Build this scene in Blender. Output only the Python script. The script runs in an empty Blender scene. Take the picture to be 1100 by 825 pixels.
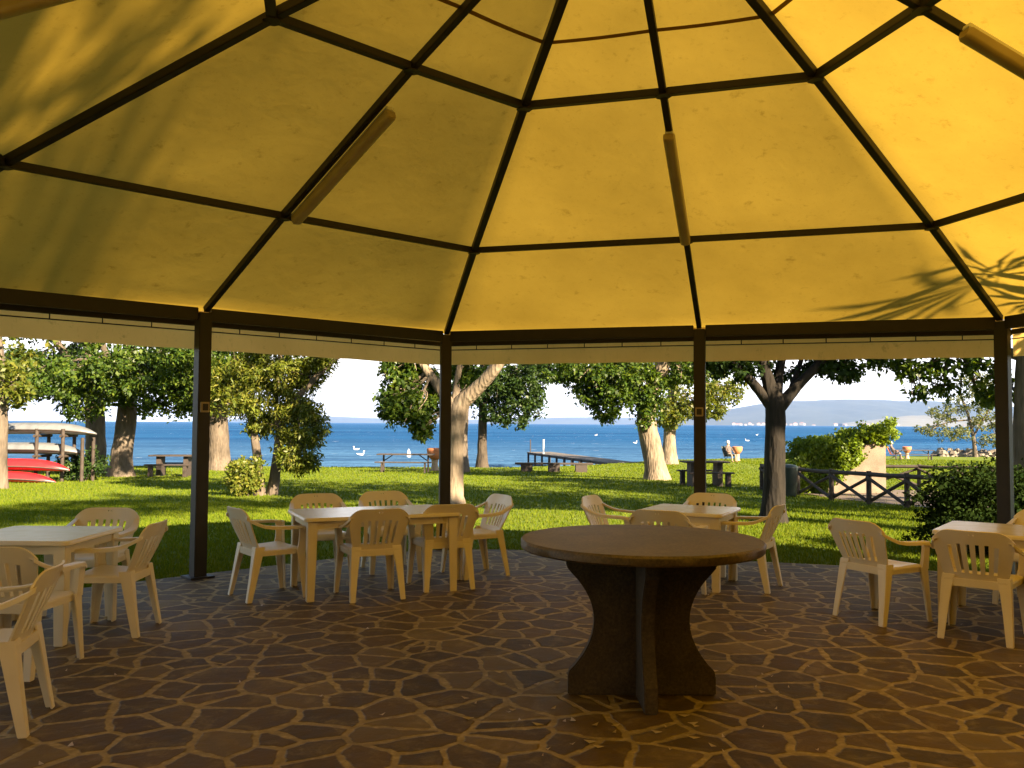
import bpy, bmesh, math, random
import numpy as np
from mathutils import Vector, Matrix
R = math.radians
random.seed(7)
rng = np.random.default_rng(11)
sc = bpy.context.scene
C = sc.collection
F_PX, PITCH, ROLL, EYE = 936.5, 0.0452, 0.006, 1.5

# ------------------------------------------------------------------ camera
_fw = Vector((0, math.cos(PITCH), math.sin(PITCH)))
_up0 = Vector((0, -math.sin(PITCH), math.cos(PITCH)))
_rt0 = Vector((1, 0, 0))
_rt = _rt0 * math.cos(ROLL) + _up0 * math.sin(ROLL)
_up = -_rt0 * math.sin(ROLL) + _up0 * math.cos(ROLL)
cd = bpy.data.cameras.new('camera')
cam = bpy.data.objects.new('camera', cd)
C.objects.link(cam)
m = Matrix((_rt, _up, -_fw)).transposed().to_4x4()
m.translation = Vector((0, 0, EYE))
cam.matrix_world = m
cd.sensor_width = 36
cd.lens = F_PX / 1100 * 36
cd.clip_start = 0.05
cd.clip_end = 30000
sc.camera = cam


def at(px, py, d):
    """world point at depth y=d in the direction the photo shows at px,py (site survey helper)"""
    v = _fw * F_PX + _rt * (px - 550) + _up * (412.5 - py)
    return Vector((0, 0, EYE)) + v * (d / v.y)


def gz(x, y):
    """lawn height"""
    t = max(0.0, y - 10.0)
    return -0.06 - 0.018 * t * min(1, t / 3)


def gp(px, d):
    p = at(px, 500, d)
    return Vector((p.x, d, gz(p.x, d)))


# ------------------------------------------------------------------ materials
def mat(name):
    m = bpy.data.materials.new(name)
    m.use_nodes = True
    nt = m.node_tree
    return m, nt, nt.nodes['Principled BSDF']


def N(nt, typ, **kw):
    n = nt.nodes.new(typ)
    for k, v in kw.items():
        if k in n.inputs:
            n.inputs[k].default_value = v
        else:
            setattr(n, k, v)
    return n


def ramp(nt, fac, stops):
    r = nt.nodes.new('ShaderNodeValToRGB')
    e = r.color_ramp.elements
    while len(e) < len(stops):
        e.new(0.5)
    for el, (p, c) in zip(e, stops):
        el.position = p
        el.color = (*c, 1)
    nt.links.new(fac, r.inputs[0])
    return r.outputs[0]


def mix(nt, fac, a, b, mode='MIX'):
    n = nt.nodes.new('ShaderNodeMix')
    n.data_type = 'RGBA'
    n.blend_type = mode
    for sock, v in ((n.inputs[0], fac), (n.inputs[6], a), (n.inputs[7], b)):
        if hasattr(v, 'is_linked'):
            nt.links.new(v, sock)
        elif isinstance(v, tuple):
            sock.default_value = (*v, 1)
        else:
            sock.default_value = v
    return n.outputs[2]


def math_n(nt, op, a, b=None, clamp=False):
    n = nt.nodes.new('ShaderNodeMath')
    n.operation = op
    n.use_clamp = clamp
    for s, v in zip(n.inputs, (a, b)):
        if v is None:
            continue
        if hasattr(v, 'is_linked'):
            nt.links.new(v, s)
        else:
            s.default_value = v
    return n.outputs[0]


def coords(nt, kind='Object', scale=(1, 1, 1)):
    tc = nt.nodes.new('ShaderNodeTexCoord')
    mp = nt.nodes.new('ShaderNodeMapping')
    mp.inputs['Scale'].default_value = scale
    nt.links.new(tc.outputs[kind], mp.inputs[0])
    return mp.outputs[0]


def noise(nt, co, scale, detail=4, rough=.55, dist=0):
    n = N(nt, 'ShaderNodeTexNoise', Scale=scale, Detail=detail, Roughness=rough, Distortion=dist)
    nt.links.new(co, n.inputs['Vector'])
    return n


def bump(nt, h, strength, dist, bsdf):
    b = N(nt, 'ShaderNodeBump', Strength=strength, Distance=dist)
    nt.links.new(h, b.inputs['Height'])
    nt.links.new(b.outputs[0], bsdf.inputs['Normal'])
    return b


def simple(name, c1, c2, scale=6, rough=.6, bmp=.15, dist=.01, stretch=(1, 1, 1), metal=0, spec=.5):
    m, nt, b = mat(name)
    co = coords(nt, 'Object', stretch)
    n = noise(nt, co, scale, 5)
    nt.links.new(ramp(nt, n.outputs[0], [(.3, c1), (.7, c2)]), b.inputs['Base Color'])
    b.inputs['Roughness'].default_value = rough
    b.inputs['Metallic'].default_value = metal
    b.inputs['Specular IOR Level'].default_value = spec
    if bmp:
        n2 = noise(nt, co, scale * 4, 4)
        bump(nt, n2.outputs[0], bmp, dist, b)
    if 'stone' in name or 'concrete' in name:
        sp_ = noise(nt, co, 60, 3, .7)
        old_ = b.inputs['Base Color'].links[0].from_socket
        nt.links.new(mix(nt, 1.0, old_, ramp(nt, sp_.outputs[0], [(.34, (.6, .58, .55)), (.5, (1, 1, 1)), (.68, (1.5, 1.45, 1.35))]), 'MULTIPLY'), b.inputs['Base Color'])
    return m


M = {}
M['iron'] = simple('dark_painted_iron', (.010, .007, .0045), (.018, .012, .008), 8, .55, .1, .002)
M['plastic'] = simple('aged_cream_plastic', (.70, .61, .45), (.76, .67, .50), 5, .38, .03, .001)
M['plastic_top'] = simple('scuffed_cream_table_plastic', (.66, .57, .41), (.74, .66, .50), 7, .25, .04, .001)
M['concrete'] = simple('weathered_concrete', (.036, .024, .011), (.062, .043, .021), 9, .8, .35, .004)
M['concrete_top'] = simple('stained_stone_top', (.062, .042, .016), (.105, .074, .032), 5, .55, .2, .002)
M['wood_dark'] = simple('weathered_dark_wood', (.022, .014, .010), (.05, .034, .025), 7, .75, .4, .005, (1, 6, 6))
M['log'] = simple('weathered_log', (.024, .015, .010), (.055, .038, .027), 6, .8, .5, .006)
M['deck'] = simple('grey_deck_boards', (.045, .038, .034), (.09, .076, .066), 5, .7, .3, .005)
M['red'] = simple('red_kayak_plastic', (.32, .010, .014), (.42, .018, .02), 3, .35, .02, .001)
M['grey_hull_shaded'] = simple('shaded_grey_white_hull', (.09, .093, .096), (.15, .153, .156), 3, .4, .02, .001)  # grey-white hulls toned darker, the shade on them put into the colour
M['yellow_hull'] = simple('yellow_hull', (.6, .42, .03), (.65, .47, .05), 3, .4, .02, .001)
M['bin_green'] = simple('dark_green_bin', (.012, .02, .018), (.02, .03, .026), 4, .5, .05, .001)
M['terracotta'] = simple('terracotta_bin', (.38, .12, .045), (.48, .17, .07), 9, .75, .1, .002)
M['terracotta_pale'] = simple('pale_terracotta', (.30, .19, .11), (.37, .25, .16), 9, .75, .1, .002)
M['white'] = simple('white_paint', (.72, .71, .68), (.8, .79, .76), 5, .5, .02, .001)
M['skin'] = simple('skin', (.24, .125, .08), (.30, .16, .105), 9, .55, 0)
M['hair'] = simple('white_hair', (.45, .44, .42), (.55, .54, .52), 30, .7, .2, .002)
M['shirt'] = simple('grey_patterned_shirt', (.035, .03, .028), (.12, .085, .07), 12, .8, 0)
M['shorts'] = simple('pale_trousers', (.13, .11, .085), (.18, .15, .12), 9, .8, 0)
M['camp'] = simple('dark_camp_chair_fabric', (.02, .03, .025), (.05, .06, .05), 9, .8, 0)
M['orange_cloth'] = simple('rust_cloth', (.35, .09, .05), (.45, .13, .07), 9, .8, 0)
M['stone'] = simple('rough_stone', (.11, .09, .07), (.19, .16, .13), 2.5, .85, .6, .05)
M['wallcream'] = simple('sandstone_plaster', (.12, .085, .06), (.20, .145, .105), 3, .85, .3, .01)
M['plaster'] = simple('pale_house_plaster', (.17, .16, .145), (.22, .2, .185), .02, .8, 0)
M['rooftile'] = simple('red_roof_tiles', (.32, .14, .09), (.4, .19, .12), .05, .8, 0)
M['valance'] = None


def bark(name, c1, c2):
    m, nt, b = mat(name)
    co = coords(nt, 'Object', (1, 1, .22))
    v = N(nt, 'ShaderNodeTexVoronoi', Scale=16.0)
    nz = noise(nt, co, 7, 5, .6)
    nt.links.new(co, v.inputs['Vector'])
    big = noise(nt, coords(nt), 2.2, 4)
    f = math_n(nt, 'ADD', math_n(nt, 'MULTIPLY', nz.outputs[0], .6), math_n(nt, 'MULTIPLY', big.outputs[0], .4))
    nt.links.new(ramp(nt, f, [(.35, c1), (.62, c2)]), b.inputs['Base Color'])
    b.inputs['Roughness'].default_value = .9
    b.inputs['Specular IOR Level'].default_value = .2
    bump(nt, math_n(nt, 'ADD', v.outputs[0], nz.outputs[0]), 
         .75, .03, b)
    return m


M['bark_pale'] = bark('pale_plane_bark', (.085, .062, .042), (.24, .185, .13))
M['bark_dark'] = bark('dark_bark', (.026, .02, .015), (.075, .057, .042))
M['bark_shaded'] = bark('shade_darkened_bark', (.006, .005, .004), (.022, .017, .012))  # shade on the limbed trunk is put into a darker bark colour
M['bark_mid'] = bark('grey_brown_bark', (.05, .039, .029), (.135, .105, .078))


def leafmat(name, cols, trans=.45):
    m = bpy.data.materials.new(name)
    m.use_nodes = True
    nt = m.node_tree
    nt.nodes.clear()
    out = nt.nodes.new('ShaderNodeOutputMaterial')
    g = nt.nodes.new('ShaderNodeNewGeometry')
    col = ramp(nt, g.outputs['Random Per Island'], [(i / (len(cols) - 1), c) for i, c in enumerate(cols)])
    d = N(nt, 'ShaderNodeBsdfDiffuse', Roughness=.6)
    t = nt.nodes.new('ShaderNodeBsdfTranslucent')
    gl = N(nt, 'ShaderNodeBsdfGlossy', Roughness=.45)
    gl.inputs[0].default_value = (.6, .6, .55, 1)
    nt.links.new(col, d.inputs[0])
    tc = mix(nt, 1.0, col, (1.35, 1.25, .45), 'MULTIPLY')
    nt.links.new(tc, t.inputs[0])
    s = nt.nodes.new('ShaderNodeMixShader')
    s.inputs[0].default_value = trans
    nt.links.new(d.outputs[0], s.inputs[1])
    nt.links.new(t.outputs[0], s.inputs[2])
    s2 = nt.nodes.new('ShaderNodeMixShader')
    s2.inputs[0].default_value = .025 if 'blade' not in name and 'deep' not in name else .0
    nt.links.new(s.outputs[0], s2.inputs[1])
    nt.links.new(gl.outputs[0], s2.inputs[2])
    nt.links.new(s2.outputs[0], out.inputs[0])
    return m


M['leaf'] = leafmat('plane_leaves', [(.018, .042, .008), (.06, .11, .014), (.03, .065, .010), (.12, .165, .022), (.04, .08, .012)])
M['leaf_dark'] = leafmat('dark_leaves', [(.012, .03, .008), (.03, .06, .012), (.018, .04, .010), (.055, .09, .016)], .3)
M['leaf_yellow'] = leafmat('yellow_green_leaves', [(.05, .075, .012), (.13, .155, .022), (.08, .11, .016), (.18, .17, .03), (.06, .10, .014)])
M['leaf_ivy'] = leafmat('ivy_leaves', [(.09, .15, .012), (.14, .21, .015), (.19, .25, .025), (.10, .16, .015)], .35)
M['leaf_willow'] = leafmat('willow_leaves', [(.05, .08, .012), (.15, .18, .025), (.09, .125, .018), (.22, .21, .04), (.12, .15, .02)], .45)
M['leaf_deep'] = leafmat('deep_green_bush_leaves', [(.010, .022, .006), (.018, .032, .008), (.024, .04, .01)], .15)
M['leaf_pale'] = leafmat('pale_lakeside_leaves', [(.10, .12, .05), (.15, .16, .07), (.12, .15, .06)], .4)
M['blade'] = leafmat('grass_blades', [(.06, .10, .008), (.10, .14, .012), (.15, .175, .02), (.08, .12, .010)], .35)

# lawn
m, nt, b = mat('lawn_turf')
co = coords(nt)
n1 = noise(nt, co, .5, 5)
n2 = noise(nt, co, 14, 4, .7)
c = ramp(nt, n1.outputs[0], [(.3, (.07, .105, .010)), (.55, (.105, .14, .014)), (.75, (.14, .16, .022))])
c = mix(nt, .5, c, ramp(nt, n2.outputs[0], [(.3, (.05, .08, .01)), (.7, (.14, .17, .025))]))
nt.links.new(c, b.inputs['Base Color'])
b.inputs['Roughness'].default_value = .9
b.inputs['Specular IOR Level'].default_value = .1
bump(nt, n2.outputs[0], .8, .04, b)
M['lawn'] = m

# crazy paving
m, nt, b = mat('crazy_paving')
co = coords(nt, 'Object', (1, 1, 0))
warp = noise(nt, co, 2.3, 3)
wv = nt.nodes.new('ShaderNodeVectorMath'); wv.operation = 'SUBTRACT'
nt.links.new(warp.outputs['Color'], wv.inputs[0]); wv.inputs[1].default_value = (.5, .5, .5)
ws = nt.nodes.new('ShaderNodeVectorMath'); ws.operation = 'SCALE'; ws.inputs['Scale'].default_value = .13
nt.links.new(wv.outputs[0], ws.inputs[0])
warp2 = noise(nt, co, 12, 3)
wv2 = nt.nodes.new('ShaderNodeVectorMath'); wv2.operation = 'SUBTRACT'
nt.links.new(warp2.outputs['Color'], wv2.inputs[0]); wv2.inputs[1].default_value = (.5, .5, .5)
ws2 = nt.nodes.new('ShaderNodeVectorMath'); ws2.operation = 'SCALE'; ws2.inputs['Scale'].default_value = .03
nt.links.new(wv2.outputs[0], ws2.inputs[0])
wa = nt.nodes.new('ShaderNodeVectorMath'); wa.operation = 'ADD'
nt.links.new(co, wa.inputs[0]); nt.links.new(ws.outputs[0], wa.inputs[1])
wb = nt.nodes.new('ShaderNodeVectorMath'); wb.operation = 'ADD'
nt.links.new(wa.outputs[0], wb.inputs[0]); nt.links.new(ws2.outputs[0], wb.inputs[1])
ve = N(nt, 'ShaderNodeTexVoronoi', feature='DISTANCE_TO_EDGE', voronoi_dimensions='2D', Scale=3.9)
vc = N(nt, 'ShaderNodeTexVoronoi', feature='F1', voronoi_dimensions='2D', Scale=3.9)
for v in (ve, vc):
    v.inputs['Randomness'].default_value = 1
    nt.links.new(wb.outputs[0], v.inputs['Vector'])
v2 = N(nt, 'ShaderNodeTexVoronoi', feature='DISTANCE_TO_EDGE', voronoi_dimensions='2D', Scale=5.2)
nt.links.new(wb.outputs[0], v2.inputs['Vector'])
v3 = N(nt, 'ShaderNodeTexVoronoi', feature='F1', voronoi_dimensions='2D', Scale=5.2)
nt.links.new(wb.outputs[0], v3.inputs['Vector'])
sep = nt.nodes.new('ShaderNodeSeparateColor')
nt.links.new(vc.outputs['Color'], sep.inputs[0])
sep3 = nt.nodes.new('ShaderNodeSeparateColor')
nt.links.new(v3.outputs['Color'], sep3.inputs[0])
brk = math_n(nt, 'GREATER_THAN', sep.outputs[1], .94)
inv = math_n(nt, 'SUBTRACT', 1.0, brk)
d2 = math_n(nt, 'ADD', math_n(nt, 'MULTIPLY', v2.outputs['Distance'], .9), inv)
edge_d = math_n(nt, 'MINIMUM', ve.outputs['Distance'], d2)
cellr = math_n(nt, 'ADD', math_n(nt, 'MULTIPLY', sep.outputs[0], inv), math_n(nt, 'MULTIPLY', sep3.outputs[0], brk))
jn = noise(nt, co, 2.6, 4, .65)
thr = math_n(nt, 'ADD', math_n(nt, 'MULTIPLY', jn.outputs[0], .15), .0)
jm = nt.nodes.new('ShaderNodeMapRange')
jm.interpolation_type = 'SMOOTHSTEP'
nt.links.new(edge_d, jm.inputs['Value'])
nt.links.new(math_n(nt, 'MULTIPLY', thr, .72), jm.inputs['From Min'])
nt.links.new(math_n(nt, 'ADD', thr, .018), jm.inputs['From Max'])
stone = ramp(nt, cellr, [(0, (.034, .023, .007)), (.2, (.088, .058, .016)), (.4, (.046, .034, .012)), (.6, (.125, .078, .020)), (.75, (.055, .032, .010)), (.88, (.17, .12, .042))])
sn = noise(nt, co, 9, 6, .65)
stone = mix(nt, .42, stone, ramp(nt, sn.outputs[0], [(.3, (.028, .016, .005)), (.7, (.125, .075, .022))]))
mn = noise(nt, co, 20, 4)
mort = ramp(nt, mn.outputs[0], [(.25, (.17, .122, .042)), (.55, (.29, .215, .084)), (.75, (.42, .33, .16))])
sm = noise(nt, co, 5.5, 6, .7, .6)
smr = ramp(nt, sm.outputs[0], [(.50, (0, 0, 0)), (.72, (.5, .5, .5))])
stone = mix(nt, smr, stone, mort)
grime = noise(nt, co, .55, 5, .6)
colr = mix(nt, jm.outputs[0], mort, stone)
colr = mix(nt, 1.0, colr, ramp(nt, grime.outputs[0], [(.3, (.72, .70, .68)), (.65, (1.08, 1.08, 1.05))]), 'MULTIPLY')
nt.links.new(colr, b.inputs['Base Color'])
rr = nt.nodes.new('ShaderNodeMapRange')
nt.links.new(sn.outputs[0], rr.inputs[0])
rr.inputs[3].default_value = .5; rr.inputs[4].default_value = .85
nt.links.new(rr.outputs[0], b.inputs['Roughness'])
b.inputs['Specular IOR Level'].default_value = .22
hh = math_n(nt, 'ADD', math_n(nt, 'MULTIPLY', jm.outputs[0], .6), math_n(nt, 'MULTIPLY', sn.outputs[0], .5))
bump(nt, hh, .9, .02, b)
M['paving'] = m


def fabric(name, tcol, dcol, tw, spots=True):
    m = bpy.data.materials.new(name)
    m.use_nodes = True
    nt = m.node_tree
    nt.nodes.clear()
    out = nt.nodes.new('ShaderNodeOutputMaterial')
    co = coords(nt)
    n1 = noise(nt, co, .9, 5, .6)
    n2 = noise(nt, co, 7, 5, .7)
    stain = ramp(nt, n1.outputs[0], [(.3, (.80, .79, .76)), (.68, (1, 1, 1))])
    speck = ramp(nt, n2.outputs[0], [(.28, (.72, .70, .66)), (.40, (1, 1, 1))])
    dirt = mix(nt, 1.0, stain, speck, 'MULTIPLY')
    n3 = noise(nt, coords(nt, 'Object', (1, 1, .35)), 26, 4, .75)
    fine = ramp(nt, n3.outputs[0], [(.30, (.66, .62, .55)), (.42, (1, 1, 1))])
    dirt = mix(nt, .35, dirt, fine, 'MULTIPLY')
    d = nt.nodes.new('ShaderNodeBsdfDiffuse')
    t = nt.nodes.new('ShaderNodeBsdfTranslucent')
    bm_ = N(nt, 'ShaderNodeBump', Strength=.15, Distance=.03)
    nt.links.new(noise(nt, co, 3.2, 4, .6).outputs[0], bm_.inputs['Height'])
    nt.links.new(bm_.outputs[0], d.inputs['Normal']); nt.links.new(bm_.outputs[0], t.inputs['Normal'])
    nt.links.new(mix(nt, 1.0, dirt, dcol, 'MULTIPLY'), d.inputs[0])
    nt.links.new(mix(nt, 1.0, dirt, tcol, 'MULTIPLY'), t.inputs[0])
    s = nt.nodes.new('ShaderNodeMixShader')
    s.inputs[0].default_value = tw
    nt.links.new(d.outputs[0], s.inputs[1])
    nt.links.new(t.outputs[0], s.inputs[2])
    nt.links.new(s.outputs[0], out.inputs[0])
    return m


M['canopy'] = fabric('yellow_canopy_fabric', (.68, .425, .055), (.44, .31, .09), .27)
M['seam'] = fabric('canopy_seam_tape', (.25, .14, .02), (.22, .13, .04), .25)
M['valance'] = fabric('cream_valance_fabric', (.90, .56, .16), (.78, .52, .20), .5)
M['lampcover'] = simple('yellowed_lamp_cover', (.34, .26, .14), (.43, .34, .19), 4, .35, .02, .001)

# water
m, nt, b = mat('lake_water')
co = coords(nt, 'Object', (.6, 1.6, 1))
w1 = noise(nt, co, .55, 5, .6)
w2 = noise(nt, co, .06, 4, .6)
far = noise(nt, coords(nt, 'Object', (.25, 1, 1)), .02, 4)
base = ramp(nt, far.outputs[0], [(.35, (.011, .056, .150)), (.65, (.020, .090, .215))])
fo = noise(nt, coords(nt, 'Object', (.35, 1, 1)), .8, 6, .65, .4)
foam = ramp(nt, fo.outputs[0], [(.66, (0, 0, 0)), (.72, (1, 1, 1))])
tcw = nt.nodes.new('ShaderNodeTexCoord')
sepw = nt.nodes.new('ShaderNodeSeparateXYZ')
nt.links.new(tcw.outputs['Object'], sepw.inputs[0])
mrw = nt.nodes.new('ShaderNodeMapRange')
nt.links.new(sepw.outputs['Y'], mrw.inputs[0])
mrw.inputs[1].default_value = 45; mrw.inputs[2].default_value = 170
mrw.inputs[3].default_value = 1; mrw.inputs[4].default_value = 0
base = mix(nt, math_n(nt, 'MULTIPLY', mrw.outputs[0], far.outputs[0], True), base, (.085, .165, .26))
st_ = noise(nt, coords(nt, 'Object', (.10, 1, 1)), .33, 5, .65)
base = mix(nt, 1.0, base, ramp(nt, st_.outputs[0], [(.3, (.62, .68, .76)), (.7, (1.3, 1.24, 1.16))]), 'MULTIPLY')
nt.links.new(mix(nt, foam, base, (.6, .64, .68)), b.inputs['Base Color'])
b.inputs['Roughness'].default_value = .35
b.inputs['Specular IOR Level'].default_value = .0
bump(nt, math_n(nt, 'ADD', w1.outputs[0], w2.outputs[0]), 1.0, 1.2, b)
M['water'] = m
M['hill'] = simple('wooded_hillside', (.016, .026, .024), (.036, .045, .036), .004, .9, 0)
M['field'] = simple('dry_fields', (.09, .085, .055), (.12, .11, .07), .004, .9, 0)
M['earth'] = simple('bare_earth_path', (.07, .048, .034), (.12, .085, .06), 2, .9, .4, .02)


# ------------------------------------------------------------------ mesh helpers
class MB:
    def __init__(self):
        self.v = []
        self.f = []

    def add(self, vs, fs):
        o = len(self.v)
        self.v += [tuple(p) for p in vs]
        self.f += [tuple(i + o for i in f) for f in fs]
        return self

    def box(self, c, s, rz=0):
        cx, cy, cz = c
        ca, sa = math.cos(rz), math.sin(rz)
        vs = []
        for dz in (-.5, .5):
            for dx, dy in ((-.5, -.5), (.5, -.5), (.5, .5), (-.5, .5)):
                x, y = dx * s[0], dy * s[1]
                vs.append((cx + x * ca - y * sa, cy + x * sa + y * ca, cz + dz * s[2]))
        return self.add(vs, [(3, 2, 1, 0), (4, 5, 6, 7), (0, 1, 5, 4), (1, 2, 6, 5), (2, 3, 7, 6), (3, 0, 4, 7)])

    def bar(self, a, b, w, h, up=(0, 0, 1)):
        a, b = Vector(a), Vector(b)
        d = (b - a).normalized()
        s = d.cross(Vector(up))
        if s.length < 1e-4:
            s = d.cross(Vector((0, 1, 0)))
        s.normalize()
        u = s.cross(d)
        vs = []
        for p in (a, b):
            for i, j in ((-1, -1), (1, -1), (1, 1), (-1, 1)):
                vs.append(p + s * (i * w / 2) + u * (j * h / 2))
        return self.add(vs, [(0, 1, 2, 3), (7, 6, 5, 4), (4, 5, 1, 0), (5, 6, 2, 1), (6, 7, 3, 2), (7, 4, 0, 3)])

    def tube(self, pts, rad, n=8, cap=True, jit=0):
        pts = [Vector(p) for p in pts]
        if not hasattr(rad, '__len__'):
            rad = [rad] * len(pts)
        rings = []
        ref = Vector((.31, .95, .05)).normalized()
        vs = []
        for i, p in enumerate(pts):
            d = (pts[min(i + 1, len(pts) - 1)] - pts[max(i - 1, 0)]).normalized()
            s = d.cross(ref)
            if s.length < .05:
                s = d.cross(Vector((1, 0, 0)))
            s.normalize()
            u = d.cross(s)
            for k in range(n):
                a = 2 * math.pi * k / n
                r = rad[i] * (1 + (random.uniform(-jit, jit) if jit else 0))
                vs.append(p + (s * math.cos(a) + u * math.sin(a)) * r)
        fs = []
        for i in range(len(pts) - 1):
            for k in range(n):
                k2 = (k + 1) % n
                fs.append((i * n + k, i * n + k2, (i + 1) * n + k2, (i + 1) * n + k))
        if cap:
            fs.append(tuple(range(n - 1, -1, -1)))
            fs.append(tuple(range((len(pts) - 1) * n, len(pts) * n)))
        return self.add(vs, fs)

    def lathe(self, prof, n=32, c=(0, 0, 0), axis=None):
        vs = []
        for r, z in prof:
            for k in range(n):
                a = 2 * math.pi * k / n
                vs.append((c[0] + r * math.cos(a), c[1] + r * math.sin(a), c[2] + z))
        fs = []
        for i in range(len(prof) - 1):
            for k in range(n):
                k2 = (k + 1) % n
                fs.append((i * n + k, i * n + k2, (i + 1) * n + k2, (i + 1) * n + k))
        fs.append(tuple(range(n - 1, -1, -1)))
        fs.append(tuple(range((len(prof) - 1) * n, len(prof) * n)))
        return self.add(vs, fs)

    def prism(self, poly, y0, y1):
        """poly in x,z extruded along y"""
        n = len(poly)
        vs = [(x, y0, z) for x, z in poly] + [(x, y1, z) for x, z in poly]
        fs = [tuple(range(n)), tuple(range(2 * n - 1, n - 1, -1))]
        for i in range(n):
            j = (i + 1) % n
            fs.append((j, i, i + n, j + n))
        return self.add(vs, fs)

    def loft(self, rings):
        """list of equal-length closed rings"""
        n = len(rings[0])
        vs = [p for r in rings for p in r]
        fs = []
        for i in range(len(rings) - 1):
            for k in range(n):
                k2 = (k + 1) % n
                fs.append((i * n + k, i * n + k2, (i + 1) * n + k2, (i + 1) * n + k))
        fs.append(tuple(range(n - 1, -1, -1)))
        fs.append(tuple(range((len(rings) - 1) * n, len(rings) * n)))
        return self.add(vs, fs)

    def build(self, name, material, parent=None, smooth=False, bevel=0, loc=None, fix=True, seg=2):
        me = bpy.data.meshes.new(name)
        bm = bmesh.new()
        vv = [bm.verts.new(p) for p in self.v]
        for f in self.f:
            try:
                bm.faces.new([vv[i] for i in f])
            except ValueError:
                shade_tree(10.4, 8.8, 9, 2.5, 'broad plane tree just right of the side hedge', 80, 'leaf', 5.6)
        if fix:
            bmesh.ops.recalc_face_normals(bm, faces=bm.faces)
        if bevel:
            ed = [e for e in bm.edges if len(e.link_faces) == 2 and e.calc_face_angle(0) > .6]
            bmesh.ops.bevel(bm, geom=ed, offset=bevel, segments=seg, affect='EDGES', clamp_overlap=True)
        if smooth:
            for f in bm.faces:
                f.smooth = True
            for e in bm.edges:
                if len(e.link_faces) == 2 and e.calc_face_angle(0) > .75:
                    e.smooth = False
        bm.to_mesh(me)
        bm.free()
        me.materials.append(material)
        o = bpy.data.objects.new(name, me)
        C.objects.link(o)
        if parent:
            o.parent = parent
        if loc is not None:
            o.location = loc
        return o


def npmesh(name, V, Fq, material, parent=None, loc=None):
    """fast mesh from numpy: V (n,3), Fq (m,k)"""
    me = bpy.data.meshes.new(name)
    k = Fq.shape[1]
    me.vertices.add(len(V))
    me.vertices.foreach_set('co', V.astype(np.float32).ravel())
    me.loops.add(Fq.size)
    me.loops.foreach_set('vertex_index', Fq.astype(np.int32).ravel())
    me.polygons.add(len(Fq))
    me.polygons.foreach_set('loop_start', np.arange(0, Fq.size, k, dtype=np.int32))
    me.polygons.foreach_set('loop_total', np.full(len(Fq), k, dtype=np.int32))
    me.update(calc_edges=True)
    me.materials.append(material)
    o = bpy.data.objects.new(name, me)
    C.objects.link(o)
    if parent:
        o.parent = parent
    if loc is not None:
        o.location = loc
    return o


def tag(o, label=None, cat=None, group=None, kind=None):
    if label:
        o['label'] = label
    if cat:
        o['category'] = cat
    if group:
        o['group'] = group
    if kind:
        o['kind'] = kind
    return o


def thing(name, label, cat, loc=(0, 0, 0), rz=0, group=None):
    o = bpy.data.objects.new(name, None)
    C.objects.link(o)
    o.location = loc
    o.rotation_euler = (0, 0, rz)
    o.empty_display_size = .1
    return tag(o, label, cat, group)


def copy_tree(o, parent=None):
    c = o.copy()
    C.objects.link(c)
    if parent:
        c.parent = parent
    for ch in [x for x in KIDS.get(o.name, [])]:
        copy_tree(ch, c)
    return c


KIDS = {}


def remember(root):
    for o in list(C.objects):
        if o.parent is not None:
            KIDS.setdefault(o.parent.name, [])
            if o not in KIDS[o.parent.name]:
                KIDS[o.parent.name].append(o)


# ------------------------------------------------------------------ ground, patio, lake, hills
SHORE = [(-400, 60), (-60, 46), (-20, 42), (-9, 42), (0, 43), (4, 47), (7, 53), (10, 60), (16, 66), (26, 76), (40, 86), (70, 92), (400, 130)]


def shore(x):
    for (x0, y0), (x1, y1) in zip(SHORE, SHORE[1:]):
        if x0 <= x <= x1:
            return y0 + (y1 - y0) * (x - x0) / (x1 - x0)
    return 60


xs = np.unique(np.concatenate([np.linspace(-400, -40, 19), np.linspace(-40, 60, 101), np.linspace(60, 400, 18)]))
WL = -1.55
rows = []
ts = [-60, -30, -15, -5, 2, 6, 8, 9, 10, 11, 12, 13, 14, 16, 18, 20, 23, 26, 30, 34, 38]
V = []
for x in xs:
    s = shore(x)
    col = [(x, t, gz(x, t)) for t in ts]
    for q in (0.2, .4, .6, .8, .92, 1.0):
        y = 38 + (s - 38) * q
        z = gz(x, y) + .05 * math.sin(x * 1.3 + y)*0.4
        col.append((x, y, z))
    col.append((x, s + .8, gz(x, s) - .45))
    col.append((x, s + 2.0, WL - .25))
    col.append((x, s + 30, WL - 3))
    V += col
nr = len(ts) + 9
Fq = []
for i in range(len(xs) - 1):
    for j in range(nr - 1):
        a = i * nr + j
        Fq.append((a, a + nr, a + nr + 1, a + 1))
lawn = npmesh('lawn', np.array(V), np.array(Fq), M['lawn'])
for p in lawn.data.polygons:
    p.use_smooth = True
tag(lawn, kind='structure')

HX, HY, HR, HA = .585, 4.66, 6.01, -.233   # pavilion centre, radius, first corner bearing


def hexc(k, r=HR, z=0.0):
    a = HA + k * math.pi / 3
    return Vector((HX + r * math.sin(a), HY + r * math.cos(a), z))


def hexm(k, r=HR, z=0.0):
    return (hexc(k, r, z) + hexc(k + 1, r, z)) / 2


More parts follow.
